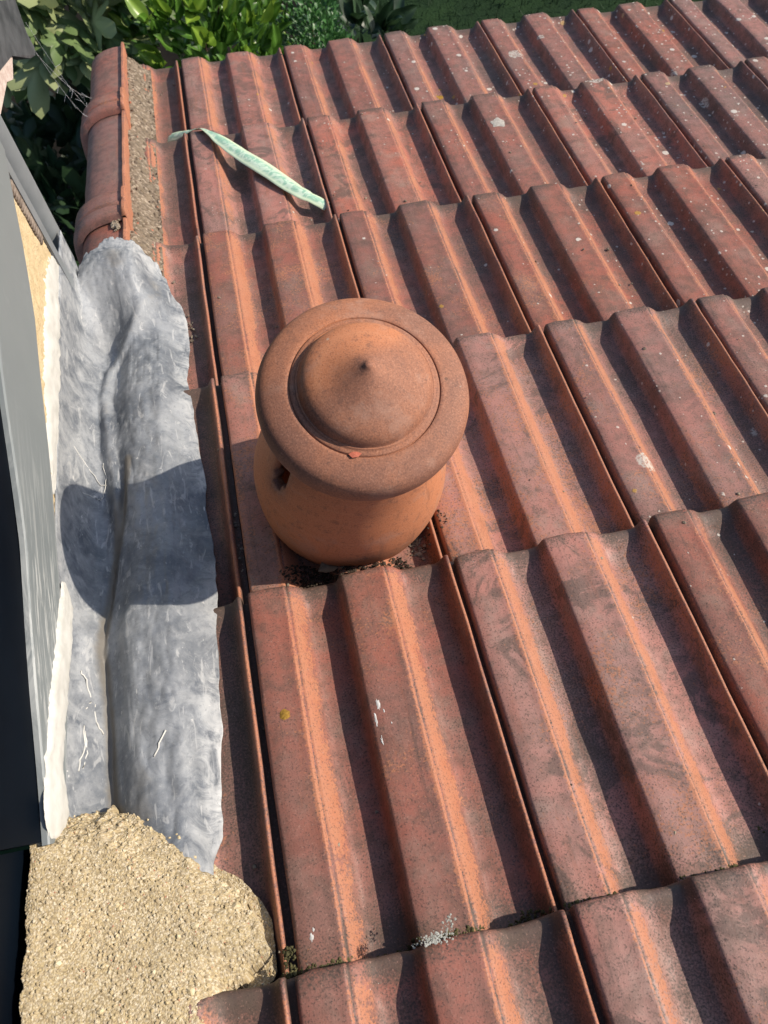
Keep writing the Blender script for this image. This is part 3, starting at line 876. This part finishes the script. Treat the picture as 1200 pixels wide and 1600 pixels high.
F_ = grid_faces(len(ys), len(ring), flip=False)
F_.append(tuple(range(len(ring)))); F_.append(tuple(range((len(ys) - 1) * len(ring), len(ys) * len(ring)))[::-1])
board = link('trim_board', mesh_from('trim_board', V_, F_, M_BOARD, False, {'smear': smear}))
tag(board, 'long grey painted trim board with white smears along the wall', 'trim board')

def blob_strip(name, left, right, x0, bulge, n=90, m=14, seed=2, jag=0.004, mat=M_SEAL):
    """a hand-smoothed bead of sealant on the wall: two outlines given as (Y, Z)"""
    def res(P):
        P = np.array(P); d = np.r_[0, np.cumsum(np.hypot(*np.diff(P, axis=0).T))]; t = np.linspace(0, d[-1], n)
        return np.c_[np.interp(t, d, P[:, 0]), np.interp(t, d, P[:, 1])]
    A, B = res(left), res(right)
    V = []
    for i in range(n):
        e = math.sin(math.pi * min(1, max(0, i / (n - 1)))) ** 0.25
        ja = (float(fbm(np.array(i * .22), np.array(0.5), seed, 3)) - .5) * jag * 2
        jb = (float(fbm(np.array(i * .22), np.array(7.5), seed + 3, 3)) - .5) * jag * 2
        for j in range(m):
            t = j / (m - 1)
            p = A[i] * (1 - t) + B[i] * t
            prof = (max(0, 1 - abs(2 * t - 1) ** 3)) ** .6
            h = bulge * prof * e * (0.7 + 0.6 * float(fbm(np.array(i * .12), np.array(t * 3), seed + 8, 3)))
            h += 0.0030 * (float(fbm(np.array(i * .025), np.array(t * 9), seed + 4, 3)) - .5) * prof
            V.append((x0 + h, p[0], p[1] + (ja * (1 - t) + jb * t)))
    return mesh_from(name, V, grid_faces(n, m), mat, True)

me = blob_strip('sealant', [(1.111, -0.275), (0.953, -0.223), (0.822, -0.190), (0.711, -0.172), (0.635, -0.182)],
                [(1.175, -0.354), (1.112, -0.352), (0.869, -0.284), (0.733, -0.232), (0.650, -0.205)], -0.2495, 0.007, n=160, seed=2, jag=0.010)
o = link('sealant_bead', me)
tag(o, 'cream sealant bead between the sandy wall and top of the lead', 'sealant')
sealant1 = o
me = blob_strip('sealant', [(0.500, -0.152), (0.408, -0.100), (0.34, -0.062), (0.265, -0.024), (0.217, -0.012), (0.176, -0.020)],
                [(0.502, -0.160), (0.470, -0.188), (0.383, -0.148), (0.314, -0.112), (0.252, -0.084), (0.201, -0.096), (0.176, -0.080)], -0.2365, 0.006, n=140, seed=12, jag=0.008)
o = link('sealant_smear', me)
tag(o, 'thick white sealant smear on the near end of the grey board', 'sealant')
# stringy tails of sealant lying on the lead
def wisp(pl, rad, parent, nm='sealant_string'):
    P = [R2W(u, v, lead_n(u, v) + .0025) for u, v in pl]
    Q = []
    for a, b in zip(P[:-1], P[1:]):
        for t in np.linspace(0, 1, 5)[:-1]: Q.append(a.lerp(b, t) + Vector([random.uniform(-.0012, .0012) for _ in range(3)]))
    Q.append(P[-1])
    v_, f_ = tube(Q, rad, 5)
    ob = link(nm, mesh_from(nm, v_, f_, M_SEAL, True)); ob.parent = parent
    ob.matrix_parent_inverse = parent.matrix_world.inverted()
    return ob
bpy.context.view_layer.update()
for pl in ([(-.240, .815), (-.228, .80), (-.214, .775), (-.205, .775)], [(-.21, .82), (-.205, .79), (-.209, .76), (-.213, .745), (-.222, .745), (-.238, .735)]):
    wisp(pl, 0.0007, sealant1)
for pl in ([(-.226, .41), (-.221, .40), (-.217, .375), (-.222, .36)], [(-.214, .37), (-.212, .345), (-.205, .33)], [(-.224, .335), (-.222, .31), (-.226, .29), (-.228, .275)], [(-.222, .33), (-.221, .30), (-.224, .28)], [(-.12, .30), (-.128, .285), (-.135, .27)]):
    wisp(pl, 0.0011, o)

# wall-end trim and the corrugated strip beside it, the downpipe, the stone with its lead cap
tv, tf = join([box(-0.262, -0.243, 1.137, 1.160, -0.60, -0.07)])
tr = link('corner_trim', mesh_from('corner_trim', tv, tf, M_PIPE)); tag(tr, 'slim grey corner trim at the far end of the rendered wall', 'trim')
prt = []
for k in range(16):
    z = -0.118 - k * 0.0085
    prt.append(tube([(-0.2470, 1.112, z), (-0.2450, 1.122, z + .001), (-0.2470, 1.133, z)], 0.0040, 6))
v_, f_ = join(prt)
cs = link('ribbed_strip', mesh_from('ribbed_strip', v_, f_, simple('brown_rib', (0.12, 0.09, 0.07), (0.24, 0.19, 0.15), 60), True))
tag(cs, 'short brown ribbed strip at the top corner of the sandy wall', 'strip')

pipe = thing('downpipe', 'smooth grey plastic downpipe beside the far corner of the wall', 'downpipe', (-0.284, 1.250, 0))
v_, f_ = tube([(0, 0, .35), (0, 0, 0), (0, 0, -.25), (0, 0, -.485), (0, 0, -.492), (0, 0, -.496)], [.0335, .0335, .0335, .0335, .0325, .029], 40)
pm = mesh_from('pipe', v_, f_, M_PIPE, True); pm.set_sharp_from_angle(angle=math.radians(50))
link('pipe', pm, pipe)
v_, f_ = tube([(0, 0, .10), (0, 0, .101), (0, 0, .160), (0, 0, .161)], [.034, .039, .039, .034], 40)
sm_ = mesh_from('pipe_socket', v_, f_, M_PIPE, True); sm_.set_sharp_from_angle(angle=math.radians(50))
link('pipe_socket', sm_, pipe)

st = thing('capped_stone', 'pinkish stone end with a dark lead cap above the downpipe', 'stone')
out = np.array([(1.20, 0.10), (1.635, -0.228), (1.71, -0.291), (1.695, -0.352), (1.702, -0.392), (1.680, -0.392), (1.640, -0.362), (1.522, -0.246), (1.20, -0.03)])
V_, F_ = [], []
for x in (-0.29, -0.262):
    for y, z in out: V_.append((x + random.uniform(-.002, .002), y, z))
n_ = len(out)
F_ = [tuple(range(n_))[::-1], tuple(range(n_, 2 * n_))] + [(i, (i + 1) % n_, n_ + (i + 1) % n_, n_ + i) for i in range(n_)]
link('lead_cap', mesh_from('lead_cap', V_, F_, M_DARKLEAD), st)
sv = np.array([(1.20, -0.035), (1.525, -0.250), (1.545, -0.235), (1.552, -0.262), (1.474, -0.252), (1.430, -0.215), (1.2, -0.12)])
V_ = [(x, y, z) for x in (-0.36, -0.2675) for y, z in sv]
n_ = len(sv)
F_ = [tuple(range(n_))[::-1], tuple(range(n_, 2 * n_))] + [(i, (i + 1) % n_, n_ + (i + 1) % n_, n_ + i) for i in range(n_)]
link('stone', mesh_from('stone', V_, F_, M_STONE), st)

web0 = Vector((-0.262, 1.70, -0.385))
web1 = [R2W(-0.243, 2.10, 0.012), R2W(-0.246, 2.06, 0.006), R2W(-0.240, 2.16, 0.02)]
prts = []
for i, e in enumerate(web1):
    a = web0 + Vector((0, -.01 * i, .004 * i)) if i else web0 + Vector((0, .02, .035))
    P = [a.lerp(e, t) - Vector((0, 0, .03 * math.sin(math.pi * t))) for t in np.linspace(0, 1, 10)]
    prts.append(tube(P, 0.00028, 4))
    for k in range(3, 9):
        if random.random() < .8:
            q = P[k]; prts.append(tube([q, q + Vector((random.uniform(-.015, .015), random.uniform(-.015, .015), random.uniform(-.02, .01)))], 0.00022, 4))
v_, f_ = join(prts)
tag(link('cobweb', mesh_from('cobweb', v_, f_, M_WEB)), 'thin cobweb strands stretched between the lead cap and verge tile', 'cobweb')

# ------------------------------------------------------------------ plastic strip lying across the tiles
ctr = [(-0.0568, 1.9945, -0.034), (-0.0319, 1.9752, -0.022), (-0.0089, 1.9562, -0.01), (0.0152, 1.9447, 0.0), (0.035, 1.9243, 0.008), (0.0556, 1.8875, 0.012), (0.0758, 1.8471, 0.01), (0.1114, 1.7845, 0.004), (0.1482, 1.73, -0.002), (0.1811, 1.6801, -0.009), (0.2104, 1.6326, -0.016), (0.2373, 1.5939, -0.022), (0.261, 1.5785, -0.03), (0.2883, 1.5613, -0.044)]
wid = [.034, .034, .024, .014, .022, .033, .041, .047, .050, .050, .047, .041, .030, .030]
twist = [-0.35, -0.3, -0.2, 0.5, 0.6, 0.35, 0.15, 0.1, 0.05, 0.1, 0.1, 0.05, -.15, -.2]
C_ = np.array(ctr); tt = np.linspace(0, len(ctr) - 1, 90); ii = np.arange(len(ctr))
P = np.stack([np.interp(tt, ii, C_[:, k]) for k in range(3)], -1)
ker = np.ones(7) / 7
for k in range(3):
    P[3:-3, k] = np.convolve(P[:, k], ker, 'valid')
Wd, Tw = np.interp(tt, ii, wid), np.interp(tt, ii, twist)
V_, ed = [], []
for i in range(90):
    d = P[min(i + 1, 89)] - P[max(i - 1, 0)]; d = d / np.linalg.norm(d)
    side = np.cross(d, (0, 0, 1)); side /= np.linalg.norm(side); up = np.cross(side, d)
    s2 = side * math.cos(Tw[i]) + up * math.sin(Tw[i])
    for j in range(9):
        t = j / 8 - .5
        h = 0.003 * math.cos(t * 6.0) * (Wd[i] / .04) + 0.0022 * (float(vnoise(np.array(i * .25), np.array(t * 5), 5)) - .5)
        p = P[i] + s2 * t * Wd[i] * (1 + .05 * (float(vnoise(np.array(i * .5), np.array(0.), 9)) - .5)) + up * h
        V_.append(tuple(p)); ed.append(abs(t) * 2)
me = mesh_from('plastic_strip', V_, grid_faces(90, 9), M_STRIP, True, {'edge': ed})
strip = link('plastic_strip', me, None, (0, 0, 0), (-PITCH, 0, 0))
sm2 = strip.modifiers.new('thickness', 'SOLIDIFY'); sm2.thickness = 0.0006
tag(strip, 'twisted strip of pale green patterned plastic lying across the tile ribs', 'plastic strip')

# ------------------------------------------------------------------ moss, grit, crumbs, dead leaf on the tiles
def scatter_root(name, parts_pts, rmin, rmax, mat, seed, flat=.7):
    v_, f_ = clump(parts_pts, rmin, rmax, seed, flat)
    o = link(name, mesh_from(name, v_, f_, mat), None, (0, 0, 0), (-PITCH, 0, 0))
    return o
moss = []
def tuft(u, v, r, n, up=0.0):
    for k in range(n):
        a, q = random.random() * 6.28, r * math.sqrt(random.random())
        uu, vv = u + q * math.cos(a), v + q * 0.55 * math.sin(a)
        moss.append((uu, vv, float(tile_n(uu, vv)) + up + .5 * (r - q) * .6))
tuft(0.262, 0.012, 0.020, 110); tuft(0.240, 0.010, .010, 30); tuft(0.126, .010, .012, 40); tuft(0.082, .008, .008, 20); tuft(.56, .045, .015, 40); tuft(0.415, 0.008, .010, 22)
for k in range(1500):                       # thin green line along the nearest course joint
    u = random.uniform(-.07, 0.65)
    if fbm(np.array(u * 14), np.array(0.), 3, 2) > .36: moss.append((u, 0.004 + random.uniform(0, .007), float(tile_n(u, 0.012)) + .001))
tuft(.300, 1.455, .006, 16, .004); tuft(0.602, 1.93, .004, 8); tuft(.905, 1.96, .005, 8)
for k in range(90):
    moss.append((-.004 + random.uniform(-.006, .006), random.uniform(.002, .03), -.030 + random.uniform(0, .004)))
o = scatter_root('moss', moss, .0006, .0026, M_MOSS, 5, .9)
tag(o, 'dark green moss growing along the joint of the nearest tile course', 'moss', kind='stuff')

cr_ = []
for k in range(160):
    u = random.gauss(0.150, .009); cr_.append((u, -.003 + random.gauss(0, .003), max(-.022, float(tile_n(u, -.004))) + .004))
for k in range(26): cr_.append((random.gauss(.166, .004), .012 + random.gauss(0, .004), -.006 + random.uniform(0, .004)))
o = scatter_root('crust_lichen', cr_, .0005, .0016, M_CRUST, 8, .35)
tag(o, 'pale crust of lichen on the nearest course joint below the pot', 'lichen', kind='stuff')

grit = []
def spill(u, v, su, sv, n, lift=.001):
    for k in range(n):
        uu, vv = random.gauss(u, su), random.gauss(v, sv)
        grit.append((uu, vv, float(tile_n(uu, vv)) + lift))
spill(0.262, 0.560, .008, .013, 110); spill(0.10, .515, .022, .010, 130); spill(0.075, .50, .012, .008, 60)
spill(-.052, 1.19, .005, .02, 26); spill(-.018, .80, .004, .012, 22)
for k in range(70): grit.append((-.0045 + random.uniform(-.003, .003), random.uniform(.55, 1.0), float(tile_top(np.array(.7))) - .024 + random.uniform(0, .004)))
for k in range(320):
    u, v = random.uniform(-.05, 1.9), random.uniform(-.02, 2.4)
    grit.append((u, v, float(tile_n(u, v)) + .0006))
for k in range(60):
    u, v = random.gauss(-.082, .012), random.uniform(1.3, 2.4); grit.append((u, v, float(tile_n(u, v)) + .001))
M_GRIT = simple('grit', (0.055, 0.045, 0.036), (0.30, 0.25, 0.19), 70, 0.95, 0.1, fine=400, bump=0)
o = scatter_root('grit', grit, .0007, .0034, M_GRIT, 15)
tag(o, 'loose grit and soil crumbs scattered over the tiles and round the pot', 'grit', kind='stuff')
M_CRUMBSOIL = simple('dry_soil', (0.022, 0.017, 0.013), (0.07, 0.053, 0.04), 90, 0.95, 0.1, fine=500, bump=0.2)
# dark soil packed against the downhill side of the pot
soil = []
for k in range(1500):
    a = random.uniform(math.radians(222), math.radians(300)); r = random.uniform(.118, .168)
    u, v = .172 + r * math.cos(a), .640 + r * .92 * math.sin(a)
    if v < .49: continue
    soil.append((u, v, max(float(tile_n(u, v)), -.07) + random.uniform(0, .006)))
for k in range(60):
    a = random.uniform(math.radians(315), math.radians(340)); r = random.uniform(.13, .158)
    u, v = .172 + r * math.cos(a), .640 + r * .92 * math.sin(a); soil.append((u, v, float(tile_n(u, v)) + .001))
o = scatter_root('soil_crumbs', soil, .0006, .0026, M_CRUMBSOIL, 16, .5)
tag(o, 'dark soil and debris packed against the foot of the pot', 'soil', kind='stuff')

def patch(name, spots_, mat, label, cat, seed=1):
    V, F = [], []
    for (u, v, r, asp, ragged) in spots_:
        o_ = len(V); n = 22
        z0 = lambda a, b: float(tile_n(a, b))
        V.append((u, v, z0(u, v) + .0022))
        for ring_ in (0.55, 1.0):
            for k in range(n):
                a = 2 * math.pi * k / n
                q = r * ring_ * (1 + ragged * 2 * (float(vnoise(np.array(3 + 3 * math.cos(a) + u * 90), np.array(3 + 3 * math.sin(a) + v * 70), seed)) - .5))
                x, y = u + q * math.cos(a), v + q * asp * math.sin(a)
                V.append((x, y, z0(x, y) + (.0022 if ring_ < 1 else .0006)))
        F += [(o_, o_ + 1 + k, o_ + 1 + (k + 1) % n) for k in range(n)]
        F += [(o_ + 1 + k, o_ + 1 + n + k, o_ + 1 + n + (k + 1) % n, o_ + 1 + (k + 1) % n) for k in range(n)]
    o_ = link(name, mesh_from(name, V, F, mat, True), None, (0, 0, 0), (-PITCH, 0, 0))
    tag(o_, label, cat)
    return o_
M_OCHRE = simple('ochre_lichen', (0.20, 0.115, 0.022), (0.34, 0.20, 0.04), 300, 0.95, 0.1, fine=700, bump=0.3, speck=(0.16, 0.07, 0.045))
M_PALE = simple('pale_lichen', (0.30, 0.27, 0.235), (0.42, 0.39, 0.34), 160, 0.95, 0.1, fine=600, bump=0.3, speck=(0.17, 0.09, 0.07))
M_DROP = simple('dropping', (0.40, 0.38, 0.36), (0.56, 0.55, 0.53), 120, 0.9, 0.1, fine=500, bump=0.2)
patch('lichen_patch', [(0.0285, 0.295, .0062, 1.1, .3)], M_OCHRE, 'small round ochre lichen patch on the left rib of the large front tile', 'lichen')
patch('lichen_patch', [(0.763, 1.782, .017, 1.2, .35)], M_PALE, 'largest pale lichen disc, on a rib far right of the green strip', 'lichen')
patch('lichen_patch', [(0.690, 2.080, .011, 1.0, .5)], M_OCHRE, 'yellow lichen blot in a trough of the last tile course by the eaves', 'lichen')
patch('bird_dropping', [(0.1400, 0.262, .0028, 3.6, .8), (0.1470, 0.282, .0040, 3.2, .8), (0.1415, 0.235, .002, 3.4, .8), (0.152, 0.272, .0016, 3, .6), (0.158, .255, .0013, 1.5, .5)], M_DROP, 'streaky white bird dropping on the rib edge in front of the pot', 'dropping')
patch('bird_dropping', [(0.021, 0.036, .0035, 2.2, .5), (0.024, .044, .002, 1.6, .5)], M_DROP, 'small grey white dropping near the lower left corner of the front tile', 'dropping')

def leaf_shape(kind, seed=0):
    r = random.Random(seed)
    V, F, ve = [], [], []
    if kind == 'laurel':
        n = 9
        for i in range(n):
            t = i / (n - 1); w = 0.25 * math.sin(math.pi * min(1, t ** .85 * 1.0)) ** .8 if 0 < i < n - 1 else 0.004
            z = -0.20 * (t - .15) ** 2 + .02 * math.sin(t * 9)
            for s in (-1, -.5, 0, .5, 1):
                V.append((s * w, t, z + abs(s) * w * .42)); ve.append(1.0 if s == 0 else 0)
        F = grid_faces(n, 5)
    elif kind == 'fig':
        lob = [(0, .02), (.10, .04), (.30, -.02), (.40, .08), (.34, .20), (.22, .27), (.34, .40), (.47, .52), (.43, .62), (.28, .60), (.15, .52), (.17, .70), (.15, .88), (0, 1.02)]
        pts = [(x, y) for x, y in lob] + [(-x, y) for x, y in lob[-2:0:-1]]
        V.append((0, .28, .03)); ve.append(1)
        for x, y in pts:
            x *= 1 + .12 * (r.random() - .5); y *= 1 + .08 * (r.random() - .5)
            V.append((x, y, -.25 * (x * x) - .22 * (y - .3) ** 2 + .03 * math.sin(9 * x + 7 * y))); ve.append(0)
        m = len(pts)
        # inner ring for curvature
        for x, y in pts: V.append((x * .5, .28 + (y - .28) * .5, .01 + .02 * math.sin(8 * x))); ve.append(.3)
        for i in range(m):
            j = (i + 1) % m
            F.append((1 + i, 1 + j, 1 + m + j, 1 + m + i)); F.append((1 + m + i, 1 + m + j, 0))
    else:
        n = 5
        for i in range(n):
            t = i / (n - 1); w = .30 * math.sin(math.pi * t) if 0 < i < n - 1 else .01
            for s in (-1, 0, 1): V.append((s * w, t, -.15 * t * t + abs(s) * w * .4)); ve.append(1.0 if s == 0 else 0)
        F = grid_faces(n, 3)
    return V, F, ve

dl = leaf_shape('laurel', 3)
M_DRY = simple('dry_leaf', (0.16, 0.11, 0.075), (0.26, 0.19, 0.13), 40, 0.85, 0.2)
me = mesh_from('dead_leaf', [(x * .05, y * .05, z * .05 + .01 * abs(x) * 3) for x, y, z in dl[0]], dl[1], M_DRY, True)
o = link('dead_leaf', me, None, R2W(0.105, .528, -.042), (-PITCH + .25, .35, -1.1))
tag(o, 'small curled dry brown leaf lying at the foot of the pot', 'leaf')

# ------------------------------------------------------------------ house wall below, ground, garden
v_, f_ = box(-0.20, 2.95, -0.90, V_EAVE * CP - 0.35, -3.4, -1.05)
o = link('house_wall', mesh_from('house_wall', v_, f_, M_BRICK)); tag(o, 'red brick house wall standing below the tiled eaves', 'wall')
gx = np.linspace(-30, 30, 61); gy = np.linspace(-30, 60, 91)
GX, GY = np.meshgrid(gx, gy)
GZ = -3.42 + 0.03 * (fbm(GX * .4, GY * .4, 2, 3) - .5)
tag(link('lawn', mesh_from('lawn', np.stack([GX, GY, GZ], -1).reshape(-1, 3), grid_faces(91, 61), M_LAWN, True)), 'dark green lawn', kind='structure')
# grass blades where the lawn shows past the eaves
nb = 16000
bx = rng.uniform(.5, 5.5, nb); by = rng.uniform(3.8, 8.5, nb); ang = rng.uniform(0, 6.28, nb); hh = rng.uniform(.03, .075, nb)
wv_ = .004
V_ = np.empty((nb, 3, 3))
V_[:, 0] = np.stack([bx - wv_ * np.cos(ang), by - wv_ * np.sin(ang), np.full(nb, -3.43)], -1)
V_[:, 1] = np.stack([bx + wv_ * np.cos(ang), by + wv_ * np.sin(ang), np.full(nb, -3.43)], -1)
V_[:, 2] = np.stack([bx + rng.normal(0, .025, nb), by + rng.normal(0, .025, nb), -3.42 + hh], -1)
M_BLADE = simple('grass_blade', (0.008, 0.024, 0.006), (0.014, 0.036, 0.009), 2, 0.7, 0.3, bump=0)
tag(link('grass', mesh_from('grass', V_.reshape(-1, 3), [(3 * i, 3 * i + 1, 3 * i + 2) for i in range(nb)], M_BLADE)), 'short grass of the lawn beyond the eaves', 'grass', kind='stuff')
v_, f_ = box(-2.4, 0.85, 2.1, 5.6, -3.46, -3.385)
tag(link('flower_bed', mesh_from('flower_bed', v_, f_, M_SOIL)), 'soil bed coloured dark for its shade', kind='structure')

def plant(name, label, cat, centre, radii, kind, size, mats, n_single, n_mass, up=.5, seed=1, top_only=.0, stems=6, leafname='leaf'):
    r = random.Random(seed)
    base = Vector((centre[0], centre[1], -3.40))
    root = thing(name, label, cat, base)
    cz = centre[2] - base.z
    prts = []
    for k in range(stems):
        a = r.random() * 6.28; q = .6 * r.random() ** .5
        tip = Vector((radii[0] * q * math.cos(a), radii[1] * q * math.sin(a), cz + radii[2] * .5 * r.random()))
        mid = Vector((tip.x * .35, tip.y * .35, tip.z * .55))
        prts.append(tube([Vector((tip.x * .08, tip.y * .08, -.02)), mid, tip], [.018, .012, .004], 6))
    v_, f_ = join(prts)
    link('stem', mesh_from('stem', v_, f_, M_BARK), root)
    meshes = []
    for i, m in enumerate(mats):
        V, F, ve = leaf_shape(kind, seed + i)
        meshes.append(mesh_from('leaf', V, F, m, True, {'vein': ve}))
    raw = leaf_shape(kind, seed)
    def spot(surface):
        while True:
            d = Vector((r.gauss(0, 1), r.gauss(0, 1), r.gauss(0, 1))).normalized()
            if d.z < -.25 or (surface and d.y > .75): continue
            lump = .80 + .35 * float(vnoise(np.array(d.x * 2.6 + 5 + seed), np.array(d.y * 2.6 + d.z * 2.1 + 5), seed))
            q = lump * ((1 - .28 * r.random() ** 1.3) if surface else r.random() ** .45 * .90)
            p = Vector((d.x * radii[0] * q, d.y * radii[1] * q, cz + d.z * radii[2] * q))
            return p, d
    def orient(d):
        out = (d + Vector((r.gauss(0, .5), r.gauss(0, .5), up + r.gauss(0, .35)))).normalized()
        nrm = (Vector((0.60, -.25, 0.9)) + Vector((r.gauss(0, .45), r.gauss(0, .45), r.gauss(0, .2)))).normalized()
        x = out.cross(nrm).normalized(); z = x.cross(out).normalized()
        return Matrix((x, out, z)).transposed()
    cnt = 0
    while cnt < n_single:
        p, d = spot(True)
        whorl = r.choice((1, 3, 4, 5)) if kind == 'laurel' else 1
        for w in range(whorl):
            if cnt >= n_single: break
            Mx = orient(d).to_4x4()
            s = size * r.uniform(.65, 1.25)
            o = link(leafname, meshes[r.randrange(len(meshes))], root)
            o.matrix_local = Matrix.Translation(p) @ Mx @ Matrix.Diagonal((s, s, s, 1))
            cnt += 1
    V, F, ve = [], [], []
    for k in range(n_mass):
        p, d = spot(k % 3 == 0)
        Mx = orient(d); s = size * r.uniform(.5, 1.1); o_ = len(V)
        V += [p + Mx @ (Vector(q) * s) for q in raw[0]]
        F += [tuple(i + o_ for i in q) for q in raw[1]]; ve += raw[2]
    if n_mass:
        tag(link('foliage', mesh_from('foliage', V, F, mats[0], True, {'vein': ve}), root), kind='stuff')
    return root

ML1 = leaf_material('laurel_leaf', (0.035, 0.090, 0.012), (0.075, 0.165, 0.018), .28)
ML2 = leaf_material('laurel_young_leaf', (0.110, 0.210, 0.020), (0.200, 0.300, 0.035), .32, .35)
MF1 = leaf_material('fig_leaf', (0.075, 0.125, 0.040), (0.150, 0.215, 0.080), .5, .3)
MF2 = leaf_material('fig_pale_leaf', (0.20, 0.25, 0.11), (0.30, 0.33, 0.15), .5, .3)
MS1 = leaf_material('box_leaf', (0.018, 0.065, 0.014), (0.035, 0.110, 0.024), .4, .2)
MI1 = leaf_material('painted_shade_leaf', (0.012, 0.030, 0.011), (0.022, 0.052, 0.018), .45, .2)  # green lowered to put the garden's deep shade into the leaf colour

plant('laurel_bush', 'glossy bright green laurel bush just beyond the eaves', 'bush', (0.05, 3.62, -2.45), (0.46, 0.72, 0.72), 'laurel', 0.12, [ML1, ML2, ML2], 290, 900, .55, 3)
plant('fig_tree', 'fig tree with large pale lobed leaves near the top corner', 'tree', (-0.58, 3.95, -2.12), (0.36, 0.42, 0.38), 'fig', 0.25, [MF1, MF2, MF2], 120, 60, -.1, 5)
plant('box_shrub', 'dense shrub of tiny dark green leaves right of the laurel', 'shrub', (0.60, 3.62, -2.52), (0.22, 0.35, 0.55), 'box', 0.035, [MS1], 280, 2600, .4, 7)
plant('fern_clump', 'low dark leafy clump on the lawn edge behind the shrub', 'plant', (0.92, 4.15, -2.95), (0.30, 0.4, 0.4), 'laurel', 0.16, [MI1], 90, 90, .2, 8)
plant('shade_plant', 'broad-leaved plant below the fig, its shade put into the leaf colour', 'plant', (-0.75, 3.3, -2.95), (0.65, 0.9, 0.40), 'fig', 0.19, [MI1], 170, 320, .1, 9)
